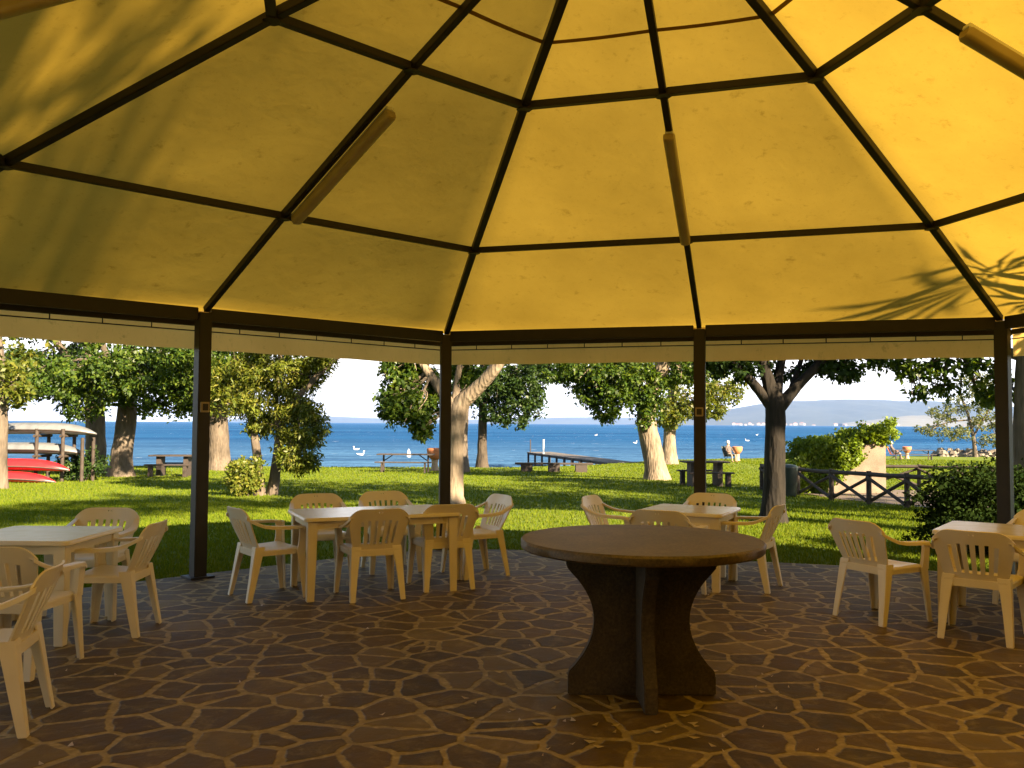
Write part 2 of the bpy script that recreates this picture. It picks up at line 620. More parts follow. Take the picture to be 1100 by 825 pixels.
# patio slab with softened corners, and a thin stone kerb course round its edge
edge = []
for k in range(6):
    a, b0, c0 = hexm(k - 1, 6.2), hexc(k, 6.28), hexm(k, 6.2)
    pa, pc = b0.lerp(a, .45), b0.lerp(c0, .45)
    for t in np.linspace(0, 1, 9):
        edge.append(pa.lerp(b0, t).lerp(b0.lerp(pc, t), t))
mb = MB()
n = len(edge)
mb.add([(p.x, p.y, 0) for p in edge] + [(p.x, p.y, -.25) for p in edge],
       [tuple(range(n))] + [(i, (i + 1) % n, (i + 1) % n + n, i + n) for i in range(n)])
patio = mb.build('patio', M['paving'])
tag(patio, kind='structure')

water = npmesh('lake_water', np.array([(-12000, 36, WL), (12000, 36, WL), (12000, 9500, WL), (-12000, 9500, WL)]), np.array([(0, 1, 2, 3)]), M['water'])
tag(water, kind='structure')


def hill_mesh(name, prof, d0, d1, material, seed):
    """ridge: prof [(px, py)] seen at depth d1, falls to the water at d0"""
    r = random.Random(seed)
    cols = []
    pxs = np.linspace(prof[0][0], prof[-1][0], 90)
    nj = 14
    for px in pxs:
        py = np.interp(px, [p[0] for p in prof], [p[1] for p in prof])
        top = at(px, py, d1)
        bot = at(px, 455, d0)
        h = top.z - WL
        for j in range(nj):
            t = j / (nj - 1)
            wob = h * .10 * math.sin(px * .09 + j * 1.1) * math.sin(px * .031 + j * .7 + seed) * math.sin(math.pi * t)
            cols.append((bot.x + (top.x - bot.x) * t, d0 + (d1 - d0) * t, WL - 1 + (h + 1) * t ** .8 + wob + r.uniform(-.012, .012) * h))
        cols.append((top.x, d1 + 900, WL - 1))
    nj += 1
    fq = []
    for i in range(len(pxs) - 1):
        for j in range(nj - 1):
            a = i * nj + j
            fq.append((a, a + nj, a + nj + 1, a + 1))
    o = npmesh(name, np.array(cols), np.array(fq), material)
    for p in o.data.polygons:
        p.use_smooth = True
    tag(o, kind='structure')
    return o


hill_mesh('far_hills', [(690, 455), (740, 448), (780, 440), (815, 434), (850, 431), (900, 429), (940, 429.5), (980, 431), (1010, 431), (1060, 436), (1120, 438), (1250, 442), (1500, 450), (1600, 455)], 4200, 5200, M['hill'], 2)
hill_mesh('distant_hills', [(150, 455), (260, 450), (350, 447), (400, 449), (450, 451), (540, 450.5), (600, 448.5), (640, 448), (700, 449), (800, 452), (900, 455)], 7000, 7800, M['hill'], 5)
hill_mesh('lakeside_fields', [(905, 454.8), (940, 451), (975, 446.5), (1005, 446), (1040, 448), (1110, 450), (1200, 455)], 3950, 4180, M['field'], 9)

# ------------------------------------------------------------------ pavilion
ZE, ZL, ZU, ZA = 2.587, 3.255, 4.005, 4.69
SL, SU = .706, .362
pav = thing('pavilion', 'hexagonal pavilion with yellow fabric roof on dark iron posts and ribs', 'pavilion', (HX, HY, 0))


def rel(p):
    return Vector(p) - Vector((HX, HY, 0))


def ring(k2, s, z):
    """k2 half steps"""
    p = hexc(k2 // 2, HR * s, z) if k2 % 2 == 0 else hexm(k2 // 2, HR * s, z)
    if k2 % 2:
        c = Vector((HX, HY, z))
        p = c + (p - c) * 1.008
    return rel(p)


for k2 in range(12):
    mb = MB()
    p = ring(k2, 1, 0)
    ang = math.atan2(p.y, p.x)
    mb.box((p.x, p.y, 1.28), (.125, .125, 2.56), ang)
    post = mb.build('post', M['iron'], pav, bevel=.006)
    mb = MB()
    mb.box((p.x, p.y, .009), (.24, .24, .018), ang)
    mb.build('base_plate', M['iron'], post, bevel=.004)
for k in range(12):
    a, b = ring(k, 1, ZE - .045), ring(k + 1, 1, ZE - .045)
    d = (b - a).normalized() * .066
    MB().bar(a + d, b - d, .075, .125).build('eave_beam', M['iron'], pav, bevel=.005)
for k in range(12):
    a = ring(k, .99, ZE + .0)
    u = ring(k, SU, ZU)
    e = rel((HX, HY, ZA)) + (ring(k, .04, ZA) - rel((HX, HY, ZA)))
    w = .062 if k % 2 == 0 else .052
    mb = MB()
    pts = [a, ring(k, SL, ZL), u, Vector((e.x, e.y, ZA - .04))]
    for p, q in zip(pts, pts[1:]):
        mb.bar(p, q, w, .06)
    mb.build('rib', M['iron'], pav, bevel=.004)
for s, z, w in ((SL, ZL, .05), (SU, ZU, .062)):
    for k in range(12):
        a, b = ring(k, s, z), ring(k + 1, s, z)
        d = (b - a).normalized() * .028
        MB().bar(a + d, b - d, w, .056).build('purlin', M['iron'], pav, bevel=.004)
for s, z in ((SL, ZL), (SU, ZU)):
    for k in range(0, 12):
        p = ring(k, s, z)
        MB().lathe([(.058, -.036), (.062, -.033), (.062, -.029), (.02, -.029)], 8, p).build('joint_plate', M['iron'], pav)
MB().lathe([(.05, ZA - .1), (.22, ZA - .1), (.22, ZA - .02), (.05, ZA - .02)], 24).build('hub_plate', M['iron'], pav)
# canopy: finely divided sheet, sagging a little between ribs and purlins
lev = [(1.045, ZE + .02), (1.0, ZE + .045), (SL, ZL + .045), (SU, ZU + .045), (.012, ZA + .04)]
cols = []
nd = 8
prof = []
for (s0, z0), (s1, z1) in zip(lev, lev[1:]):
    for j in range(nd):
        t = j / nd
        prof.append((s0 + (s1 - s0) * t, z0 + (z1 - z0) * t, math.sin(math.pi * t)))
prof.append((*lev[-1], 0))
V = []
for k in range(12):
    for i in range(nd):
        t = i / nd
        for (s, z, g) in prof:
            p = ring(k, s, z).lerp(ring(k + 1, s, z), t)
            sag = .022 * math.sin(math.pi * t) * (.35 + .65 * g) * min(1, s * 1.6)
            V.append((p.x, p.y, p.z - sag))
nv, nc = len(prof), 12 * nd
Fq = [(i * nv + j, ((i + 1) % nc) * nv + j, ((i + 1) % nc) * nv + j + 1, i * nv + j + 1) for i in range(nc) for j in range(nv - 1)]
can = npmesh('canopy', np.array(V), np.array(Fq), M['canopy'], pav)
for p in can.data.polygons:
    p.use_smooth = True
# welded seam band lying over the fabric
V, Fq = [], []
def cloth(k, t, sv_, dz):
    q = (SU - sv_) / (SU - .012)
    p = ring(k, sv_, ZU + .045 + (ZA - .005 - ZU) * q).lerp(ring(k + 1, sv_, ZU + .045 + (ZA - .005 - ZU) * q), t)
    p.z += dz - .022 * math.sin(math.pi * t) * (.35 + .65 * math.sin(math.pi * q)) * min(1, sv_ * 1.6)
    return p
for k in range(12):
    for i in range(nd):
        for s_ in (.262, .256):
            V.append(cloth(k, i / nd, s_, -.006))
nn_ = len(V) // 2
for i in range(nn_):
    j = (i + 1) % nn_
    Fq.append((2 * i, 2 * j, 2 * j + 1, 2 * i + 1))
npmesh('canopy_seam', np.array([tuple(v) for v in V]), np.array(Fq), M['seam'], pav)
# valance: outer rail, hanging strip, lacing cord with ties
for k in range(6):
    a, b = rel(hexc(k, 6.24, 2.47)), rel(hexc(k + 1, 6.24, 2.47))
    d = (b - a).normalized()
    MB().bar(a, b, .04, .05).build('valance_rail', M['iron'], pav)
    V, nn = [], 28
    out = Vector((a + b)) / 2
    out.z = 0
    out.normalize()
    for i in range(nn + 1):
        p = a.lerp(b, i / nn) + out * .03
        for zz, wv_ in ((2.60, 0), (2.52, .0), (2.40, .006), (2.30, .012), (2.215, .018)):
            w_ = math.sin(i * 1.7 + k) * wv_ * .5
            V.append((p.x + out.x * w_, p.y + out.y * w_, zz + (0.004 * math.sin(i * 2.1 + k) if zz < 2.25 else 0)))
    Fq = [(i * 5 + j, (i + 1) * 5 + j, (i + 1) * 5 + j + 1, i * 5 + j + 1) for i in range(nn) for j in range(4)]
    va = npmesh('valance', np.array(V), np.array(Fq), M['valance'], pav)
    for p in va.data.polygons:
        p.use_smooth = True
    mb = MB()
    c0, c1 = a - out * .02, b - out * .02
    c0.z = c1.z = 2.395
    mb.tube([c0, c1], .006, 6)
    for i in range(1, 14):
        p = c0.lerp(c1, i / 14)
        mb.tube([p, p + Vector((0, 0, .06))], .006, 6)
    mb.build('lacing_cord', M['iron'], va)

# tube lamps slung under the mid ribs
for k2, lab in ((1, 'long yellowed tube lamp under the rib above the round stone table'),
                (-1, 'long yellowed tube lamp under the rib above the six-chair table'),
                (3, 'yellowed tube lamp cut by the right edge, under the brightest roof panel'),
                (-3, 'yellowed tube lamp at the upper left corner of the roof')):
    k2 = k2 % 12
    a, u = ring(k2, SL, ZL), ring(k2, SU, ZU)
    d = (u - a).normalized()
    side = d.cross(Vector((0, 0, 1))).normalized()
    dn = side.cross(d)
    if dn.z > 0:
        dn = -dn
    off = {1: 0, 11: -.075, 3: -.075, 9: -.08}[k2]
    p0 = a + d * (.05 if k2 != 3 else .18) + side * off + dn * .075
    p1 = p0 + d * 1.5
    base = Vector((HX, HY, 0)) + p0
    lp = thing('tube_lamp', lab, 'tube lamp', base, 0, 'tube lamps under the pavilion roof')
    ringsL = []
    for t in (0, .012, .02, .98, .988, 1):
        c0 = (p1 - p0) * t
        q = .8 if t in (0, 1) else 1
        ringsL.append([c0 + side * (x_ * q) + dn * (y_ * q) for x_, y_ in ((-.047, -.03), (.047, -.03), (.045, .012), (.037, .03), (.024, .036), (-.024, .036), (-.037, .03), (-.045, .012))])
    cov = MB().loft(ringsL).build('diffuser', M['lampcover'], lp, smooth=True)
    MB().bar(-dn * .05, (p1 - p0) - dn * .05, .06, .03, dn).build('housing', M['white'], lp, bevel=.004)

# socket boxes on two posts
for k2, lab in ((11, 'small grey socket box on the left iron post'), (1, 'small tan socket box on the middle right iron post')):
    p = Vector((HX, HY, 0)) + ring(k2, 1, 1.64)
    inward = -ring(k2, 1, 0).normalized()
    rz = math.atan2(inward.y, inward.x) + math.pi / 2
    t = thing('socket_box', lab, 'socket box', p + inward * .0635, rz, 'socket boxes on the posts')
    MB().box((0, 0.0, 0), (.085, .05, .1)).build('housing', M['lampcover'], t, bevel=.004)
    MB().box((0, -.028, 0), (.055, .008, .065)).build('cover_flap', M['iron'], t, bevel=.002)
    MB().tube([(.02, .018, .045), (.02, .012, .3), (.022, .012, .84)], .008, 7).build('cable', M['lampcover'], t, smooth=True)


# ------------------------------------------------------------------ furniture: monobloc chair, tables
def lring(x, y, z, w, t, sx, sy):
    """L-section ring, corner at x,y opening towards -sx,-sy"""
    pts = [(0, 0), (w, 0), (w, t), (t, t), (t, w), (0, w)]
    return [(x - sx * px, y - sy * py, z) for px, py in pts]


def make_chair(label):
    t = thing('plastic_chair', label, 'chair', (0, 0, 0), 0, 'cream plastic armchairs on the patio')
    # backrest shell with slots
    bm = bmesh.new()
    nu, nvv = 58, 34
    slots = [(-.62, -.50), (-.38, -.26), (-.14, -.02 - .02), (.04, .14), (.26, .38), (.50, .62)]
    slots = [(c - .052, c + .052) for c in (-.60, -.36, -.12, .12, .36, .60)]

    def surf(u, v):
        zt = .358 - .075 * max(0, (abs(u) - .5) / .5) ** 2.6
        W = .195 + .068 * v ** .8
        x = u * W
        y = -.195 - .145 * v ** 1.15 + .06 * u * u * (.5 + .5 * v) - .01 * math.sin(math.pi * v)
        return (x, y, .415 + zt * v)
    g = {}
    for i in range(nu + 1):
        for j in range(nvv + 1):
            u = -1 + 2 * i / nu
            v = j / nvv
            g[i, j] = bm.verts.new(surf(u, v))
    for i in range(nu):
        for j in range(nvv):
            u = -1 + 2 * (i + .5) / nu
            v = (j + .5) / nvv
            inslot = False
            for a, b in slots:
                hi = .75 - .10 * abs((a + b) / 2) ** 2
                if a <= u <= b and .16 <= v <= hi:
                    inslot = True
            if abs(v - .93) < .02 and (abs(abs(u) - .06) < .022):
                inslot = True
            if not inslot:
                bm.faces.new((g[i, j], g[i + 1, j], g[i + 1, j + 1], g[i, j + 1]))
    for v_ in [v_ for v_ in bm.verts if not v_.link_faces]:
        bm.verts.remove(v_)
    bmesh.ops.recalc_face_normals(bm, faces=bm.faces)
    bmesh.ops.solidify(bm, geom=bm.faces, thickness=.011)
    for f in bm.faces:
        f.smooth = True
    for e in bm.edges:
        if len(e.link_faces) == 2 and e.calc_face_angle(0) > .8:
            e.smooth = False
    me = bpy.data.meshes.new('backrest')
    bm.to_mesh(me); bm.free()
    me.materials.append(M['plastic'])
    o = bpy.data.objects.new('backrest', me); C.objects.link(o); o.parent = t
    # seat: dished, front lip rolled down
    V, nx, ny = [], 16, 16
    mb = MB()
    def sp(i, j, dz):
        u, v = -1 + 2 * i / nx, j / ny
        W = .215 + .03 * v
        x = u * W
        y = -.205 + .435 * v
        z = .425 - .018 * (1 - u * u) * math.sin(math.pi * min(1, v * 1.05)) + .012 * v
        if v > .86:
            z -= .05 * ((v - .86) / .14) ** 2
        if abs(u) > .86:
            z -= .016 * ((abs(u) - .86) / .14) ** 2
        return (x, y, z + dz)
    top = [sp(i, j, 0) for i in range(nx + 1) for j in range(ny + 1)]
    bot = [sp(i, j, -.012) for i in range(nx + 1) for j in range(ny + 1)]
    fs = []
    o2 = len(top)
    for i in range(nx):
        for j in range(ny):
            a = i * (ny + 1) + j
            fs.append((a, a + ny + 1, a + ny + 2, a + 1))
            fs.append((a + o2, a + 1 + o2, a + ny + 2 + o2, a + ny + 1 + o2))
    bd = [i * (ny + 1) for i in range(nx + 1)] + [nx * (ny + 1) + j for j in range(1, ny + 1)] + [i * (ny + 1) + ny for i in range(nx - 1, -1, -1)] + [j for j in range(ny - 1, 0, -1)]
    for a, b in zip(bd, bd[1:] + bd[:1]):
        fs.append((a, b, b + o2, a + o2))
    mb.add(top + bot, fs)
    # apron under the rim
    for s in (-1, 1):
        mb.bar((s * .205, -.19, .395), (s * .232, .19, .40), .012, .045)
    mb.bar((-.2, -.2, .395), (.2, -.2, .395), .012, .05)
    mb.bar((-.225, .205, .385), (.225, .205, .385), .012, .04)
    mb.build('seat', M['plastic'], t, smooth=True)
    for s in (-1, 1):
        # arm: sweeping ribbon with a down-turned outer flange, joined to the back shell
        path = [(.240, -.294, .712, .030), (.250, -.262, .690, .038), (.260, -.205, .662, .046), (.268, -.15, .640, .052), (.273, -.08, .628, .055), (.276, .02, .622, .056), (.276, .12, .620, .056), (.271, .185, .614, .056), (.264, .215, .597, .054)]
        rings = []
        for i, (x, y, z, w) in enumerate(path):
            h = .028
            rings.append([(s * (x - w / 2), y, z), (s * (x - w / 2), y, z - .01), (s * (x + w / 2 - .012), y, z - .012), (s * (x + w / 2 - .012), y, z - h), (s * (x + w / 2), y, z - h), (s * (x + w / 2), y, z - .006), (s * (x + w / 2 - .008), y, z)])
        mb = MB().loft(rings)
        # front support from arm to seat
        rg = []
        for z, x, y, w in ((.612, .262, .212, .056), (.56, .258, .214, .05), (.48, .252, .212, .05), (.40, .248, .21, .062)):
            rg.append([(s * (x + .014), y + .012, z), (s * (x - w), y + .012, z), (s * (x - w), y, z), (s * x, y, z), (s * x, y - w, z), (s * (x + .014), y - w, z)])
        mb.loft(rg)
        mb.build('armrest', M['plastic'], t, smooth=True)
        # legs: tapering L sections that splay
        MB().loft([lring(s * x, y, z, w, .012, s, 1) for z, x, y, w in ((.42, .258, .222, .085), (.36, .258, .226, .072), (.2, .262, .238, .058), (0, .268, .252, .044))]).build('leg', M['plastic'], t, bevel=.003)
        MB().loft([lring(s * x, y, z, w, .012, s, -1) for z, x, y, w in ((.45, .216, -.200, .085), (.36, .222, -.214, .072), (.2, .230, -.238, .058), (0, .238, -.272, .044))]).build('leg', M['plastic'], t, bevel=.003)
    return t


def make_table(label, L, W, H=.70):
    t = thing('plastic_table', label, 'table', (0, 0, 0), 0, 'cream plastic tables on the patio')
    def rr(l, w, r, z, n=6):
        pts = []
        for cx, cy, a0 in ((l / 2 - r, w / 2 - r, 0), (-l / 2 + r, w / 2 - r, 90), (-l / 2 + r, -w / 2 + r, 180), (l / 2 - r, -w / 2 + r, 270)):
            for i in range(n + 1):
                a = R(a0 + 90 * i / n)
                pts.append((cx + r * math.cos(a), cy + r * math.sin(a), z))
        return pts
    MB().loft([rr(L - .02, W - .02, .05, H - .035), rr(L, W, .055, H - .03), rr(L, W, .055, H - .008), rr(L - .014, W - .014, .05, H)]).build('tabletop', M['plastic_top'], t, smooth=True)
    mb = MB()
    for s in (-1, 1):
        mb.bar((-L / 2 + .09, s * (W / 2 - .06), H - .065), (L / 2 - .09, s * (W / 2 - .06), H - .065), .015, .06)
        mb.bar((s * (L / 2 - .06), -W / 2 + .09, H - .065), (s * (L / 2 - .06), W / 2 - .09, H - .065), .015, .06)
    mb.build('apron', M['plastic'], t)
    for sx in (-1, 1):
        for sy in (-1, 1):
            x, y = L / 2 - .035, W / 2 - .035
            MB().loft([lring(sx * (x + dx), sy * (y + dx), z, w, .015, sx, sy) for z, dx, w in ((H - .034, 0, .082), (H * .5, .0, .075), (0, .0, .062))]).build('leg', M['plastic'], t, bevel=.003)
    return t


def place(o, x, y, rz):
    o.location = (x, y, 0)
    o.rotation_euler = (0, 0, rz)


def face(dx, dy):
    """rotation that turns local +y to (dx,dy)"""
    return math.atan2(-dx, dy)


chairs = [
    (-3.35, 7.02, (0.03, -1), 'cream plastic armchair behind the left square table, facing the camera'),
    (-2.86, 6.33, (-1, -.05), 'cream plastic armchair on the right side of the left square table'),
    (-2.98, 5.36, (.05, 1), 'cream plastic armchair with its back to us, front of left square table'),
    (-2.60, 4.36, (-.97, -.23), 'cream plastic armchair nearest the camera, cut by the left edge'),
    (-2.10, 7.62, (.8, .6), 'cream plastic armchair at the left end of the six-chair table'),
    (-1.86, 8.62, (.4, -.917), 'cream plastic armchair behind the left half of the six-chair table'),
    (-1.22, 7.65, (-.4, .917), 'back-turned cream armchair at the left front of the six-chair table'),
    (-.64, 8.12, (-.36, .93), 'back-turned cream armchair at the right front of the six-chair table'),
    (-1.24, 9.0, (.4, -.917), 'cream plastic armchair behind the six-chair table beside the iron post'),
    (-.36, 8.75, (-.86, -.5), 'cream plastic armchair at the right end of the six-chair table'),
    (1.06, 8.70, (.89, -.46), 'cream plastic armchair left of the small table behind the round stone table'),
    (1.38, 7.68, (.46, .89), 'back-turned cream armchair just behind the round stone table'),
    (1.98, 8.98, (-.46, -.89), 'cream plastic armchair behind the small middle table, below an iron post'),
    (2.19, 8.16, (-.85, .52), 'cream plastic armchair on the right of the small middle table'),
    (2.90, 6.90, (.88, .47), 'cream plastic armchair standing alone left of the right-hand table'),
    (3.38, 6.32, (.62, .78), 'back-turned cream armchair in front of the right-hand table'),
    (4.44, 7.42, (-.75, -.66), 'cream plastic armchair behind the right-hand table, cut by the right edge'),
]
c0 = make_chair(chairs[0][3])
bpy.context.view_layer.update()
remember(c0)
for i, (x, y, f, lab) in enumerate(chairs):
    o = c0 if i == 0 else copy_tree(c0)
    o['label'] = lab
    place(o, x, y, face(*f))
t = make_table('square cream plastic table at the left edge with four chairs', .84, .86); place(t, -3.36, 6.26, 0)
t = make_table('long cream plastic table with six chairs and a sky sheen on its top', 1.40, .86); place(t, -1.25, 7.96, R(24))
t = make_table('small square cream table behind the round stone table', .8, .8); place(t, 1.70, 8.34, face(.46, .89))
t = make_table('cream plastic table at the right edge beside the dark bush', .82, .86); place(t, 3.82, 6.86, face(.6, .8))

# round concrete table
TX, TY = .73, 4.93
st = thing('stone_table', 'round brown concrete table on two crossed hourglass slabs', 'stone table', (TX, TY, 0))
TR, TZ = .675, .86
prof = [(.05, TZ - .055), (TR - .012, TZ - .055), (TR, TZ - .045), (TR + .002, TZ - .012), (TR - .008, TZ), (.05, TZ)]
mb = MB().lathe(prof, 72)
vv = []
for (x, y, z) in mb.v:
    r = math.hypot(x, y)
    if r > .5:
        k = 1 + random.uniform(-.0022, .0022)
        x, y = x * k, y * k
    vv.append((x, y, z))
mb.v = vv
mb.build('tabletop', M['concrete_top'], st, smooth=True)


def slab(half_b, half_w, half_t, t, x0, name):
    pts = []
    zs = np.linspace(0, TZ - .056, 25)
    def hw(z):
        q = z / (TZ - .056)
        if q < .16:
            return half_b - .01 * q
        if q > .86:
            return half_t
        u = (q - .16) / .70
        w = (half_b * (1 - u) + half_t * u)
        return w - (w - half_w) * math.sin(math.pi * u) ** .8
    right = [(hw(z), z) for z in zs]
    left = [(-hw(z), z) for z in zs[::-1]]
    return right + left


mb = MB().prism(slab(.41, .265, .42, .07, 0, ''), -.035, .035)
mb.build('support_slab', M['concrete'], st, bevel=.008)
for s in (-1, 1):
    poly = slab(.36, .25, .40, .07, 0, '')
    half = [(max(.0355, x), z) for x, z in poly]
    mb = MB()
    n = len(half)
    # half slab along y
    vs = [(-.036, s * x, z) for x, z in half[:n // 2]] + [(-.036, s * .0355, half[n // 2 - 1][1]), (-.036, s * .0355, 0)]
    nn = len(vs)
    vs += [(.036, y, z) for _, y, z in vs]
    fs = [tuple(range(nn)), tuple(range(2 * nn - 1, nn - 1, -1))] + [(i, (i + 1) % nn, (i + 1) % nn + nn, i + nn) for i in range(nn)]
    mb.add(vs, fs)
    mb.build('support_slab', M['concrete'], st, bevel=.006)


# ------------------------------------------------------------------ trees
def leaves(centres, spread, per, size, aspect=.6, flat=.5, r=rng):
    """numpy leaf quads: clumps of folded leaves round each centre"""
    c = np.repeat(np.asarray(centres), per, 0)
    n = len(c)
    off = r.normal(0, 1, (n, 3))
    off /= np.linalg.norm(off, axis=1)[:, None]
    off *= (r.random((n, 1)) ** .5) * spread
    off[:, 2] *= .75
    p = c + off
    d = r.normal(0, 1, (n, 3)); d[:, 2] -= .35
    d /= np.linalg.norm(d, axis=1)[:, None]
    up = r.normal(0, 1, (n, 3)) * (1 - flat); up[:, 2] += 1.0 * flat + .2
    s = np.cross(d, up); s /= np.linalg.norm(s, axis=1)[:, None] + 1e-9
    u = np.cross(s, d)
    L = size * r.uniform(.6, 1.25, (n, 1))
    w = L * aspect
    v0 = p
    v1 = p + d * L * .45 + s * w * .5 + u * L * .1
    v2 = p + d * L - u * L * .08
    v3 = p + d * L * .45 - s * w * .5 + u * L * .1
    V = np.stack([v0, v1, v2, v3], 1).reshape(-1, 3)
    Fq = np.arange(4 * n).reshape(-1, 4)
    return V, Fq


def clump_centres(blobs, r=rng):
    out = []
    for (c, rad, n) in blobs:
        q = r.normal(0, 1, (n, 3))
        q /= np.linalg.norm(q, axis=1)[:, None]
        q *= (.35 + .65 * r.random((n, 1)) ** .6) * (1 + .45 * (r.random((n, 1)) > .8) * r.random((n, 1)))
        out.append(np.array(c) + q * np.array(rad))
    return np.concatenate(out)


def bend(a, b, bow, n=6):
    a, b = Vector(a), Vector(b)
    pts = []
    side = Vector((random.uniform(-1, 1), random.uniform(-1, 1), 0)) * bow
    for i in range(n + 1):
        t = i / n
        p = a.lerp(b, t)
        p += side * math.sin(math.pi * t) + Vector((0, 0, bow * .5 * math.sin(math.pi * t)))
        pts.append(p)
    return pts


def make_tree(name, label, base, trunks, blobs, leaf, per=26, size=.13, spread=.42, barkm='bark_mid', group='trees on the lakeside lawn', aspect=.62, twigs=True, cat='tree', flare=1.35):
    """trunks: list of [(point, radius), ...] polylines; blobs: (centre, radii, clumps)"""
    base = Vector(base)
    t = thing(name, label, cat, base, 0, group)
    mb = MB()
    tips = []
    for k, poly in enumerate(trunks):
        pts, rad = [], []
        P = [Vector(p) for p, _ in poly]
        for i in range(len(P) - 1):
            for j in range(4):
                q = j / 4
                pts.append(P[i].lerp(P[i + 1], q)); rad.append(poly[i][1] * (1 - q) + poly[i + 1][1] * q)
        pts.append(P[-1]); rad.append(poly[-1][1])
        # round the corners
        for _ in range(2):
            pts = [pts[0]] + [(pts[i - 1] + pts[i] * 2 + pts[i + 1]) / 4 for i in range(1, len(pts) - 1)] + [pts[-1]]
        if k == 0 and flare:
            rad[0] *= flare; rad[1] *= 1 + (flare - 1) * .35
        rel_ = [p - base - (Vector((0, 0, .15)) if (i == 0 and k == 0) else Vector((0, 0, 0))) for i, p in enumerate(pts)]
        mb.tube(rel_, rad, 14 if k == 0 else 10, True, .06)
        tips += [(pts[i], rad[i]) for i in range(len(pts) // 2, len(pts))]
    cen = clump_centres(blobs)
    if twigs and tips:
        for (c, rad_, n) in blobs:
            c = Vector(c)
            a, ra = min(tips, key=lambda q: (q[0] - c).length)
            br = min(ra * .7, .03 + .012 * (a - c).length)
            pts = bend(a - base, c - base, (a - c).length * .12)
            mb.tube(pts, list(np.linspace(br, br * .4, len(pts))), 7, True, .05)
            for _ in range(5):
                q = Vector(np.array(c) + rng.normal(0, .55, 3) * np.array(rad_))
                s = pts[random.randrange(2, len(pts))]
                p2 = bend(s, q - base, .15, 4)
                mb.tube(p2, list(np.linspace(br * .4, .006, 5)), 5, False)
    mb.build('trunk', M[barkm], t, smooth=True)
    V, Fq = leaves(cen - np.array(base), spread * .72, int(per * 1.15), size, aspect)
    npmesh('crown', V, Fq, M[leaf], t)
    return t


def B(px, py, d, rx, ry, n, rd=None):
    """blob round photo direction px,py at depth d with radii in metres"""
    c = at(px, py, d)
    return (tuple(c), (rx, rd or rx, ry), n)


# left group of big planes
b0 = gp(103, 33)
make_tree('plane_tree', 'thick grey shaded plane trunk right of the kayak rack', b0,
          [[(b0, .40), (at(103, 480, 33), .36), (at(102, 440, 33), .34), (at(98, 380, 33), .28), (at(95, 300, 33), .18)],
           [(at(101, 425, 33), .2), (at(70, 380, 32), .14), (at(40, 340, 31), .08)]],
          [B(60, 400, 32, 1.5, .9, 60), B(95, 385, 33, 1.6, .9, 60), B(30, 395, 31, 1.2, .7, 50), B(60, 330, 32, 2.4, 1.5, 90), B(110, 300, 33, 2.6, 1.6, 90), B(75, 425, 31, .8, .45, 26)],
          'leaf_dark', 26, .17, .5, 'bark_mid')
b0 = gp(130, 30.5)
make_tree('plane_tree', 'plane tree with sunlit patch low on its leaning trunk', b0,
          [[(b0, .40), (at(131, 485, 30.5), .36), (at(136, 450, 30.5), .33), (at(140, 400, 30.5), .26), (at(138, 320, 30.5), .16)],
           [(at(138, 430, 30.5), .2), (at(165, 395, 30), .13), (at(190, 350, 30), .08)],
           [(at(138, 425, 30.5), .18), (at(115, 385, 29.5), .12), (at(100, 340, 29), .07)]],
          [B(110, 415, 29.5, 1.3, .75, 56), B(150, 415, 29.5, 1.2, .7, 52), B(180, 400, 29.8, 1.2, .9, 60), B(195, 425, 30, .8, .6, 34), B(135, 390, 29, 1.5, .8, 60), B(205, 440, 30, .5, .35, 14), B(140, 330, 30, 2.6, 1.6, 90), B(90, 440, 29, .7, .3, 14), B(190, 350, 30, 1.6, 1.1, 50), B(225, 368, 27.5, 1.8, .8, 70), B(200, 393, 29.6, 1.5, .8, 70), B(150, 400, 28.5, 1.6, .7, 60), B(60, 408, 28.5, 1.6, .7, 60), B(20, 405, 29, 1.3, .7, 44), B(165, 440, 30, .7, .3, 14)],
          'leaf', 28, .16, .45, 'bark_mid')
b0 = gp(-1, 23)
make_tree('plane_tree', 'sunlit slender trunk cut by the left edge in front of kayaks', b0,
          [[(b0, .2), (at(1, 470, 23), .17), (at(2, 420, 23), .15), (at(-5, 340, 23), .1)]],
          [B(0, 425, 23, .7, .5, 26), B(12, 410, 22.5, .6, .45, 22), B(-25, 380, 23, 1.4, .8, 40), B(0, 330, 23, 1.7, 1.1, 50)],
          'leaf_yellow', 24, .15, .4, 'bark_mid')
b0 = gp(235, 37)
make_tree('plane_tree', 'broad pale-grey trunk just behind the left iron post', b0,
          [[(b0, .52), (at(235, 480, 37), .44), (at(234, 440, 37), .42), (at(232, 370, 37), .3), (at(230, 300, 37), .18)]],
          [B(205, 405, 36, 1.3, .9, 50), B(235, 395, 36, 1.5, .9, 50), B(215, 430, 35.5, .9, .6, 30), B(265, 390, 37, 1.4, .9, 40), B(232, 320, 37, 3, 1.8, 90), B(285, 352, 34, 2.4, 1.1, 110), B(222, 415, 35.5, 1.4, .8, 60)],
          'leaf_yellow', 26, .18, .5, 'bark_mid')
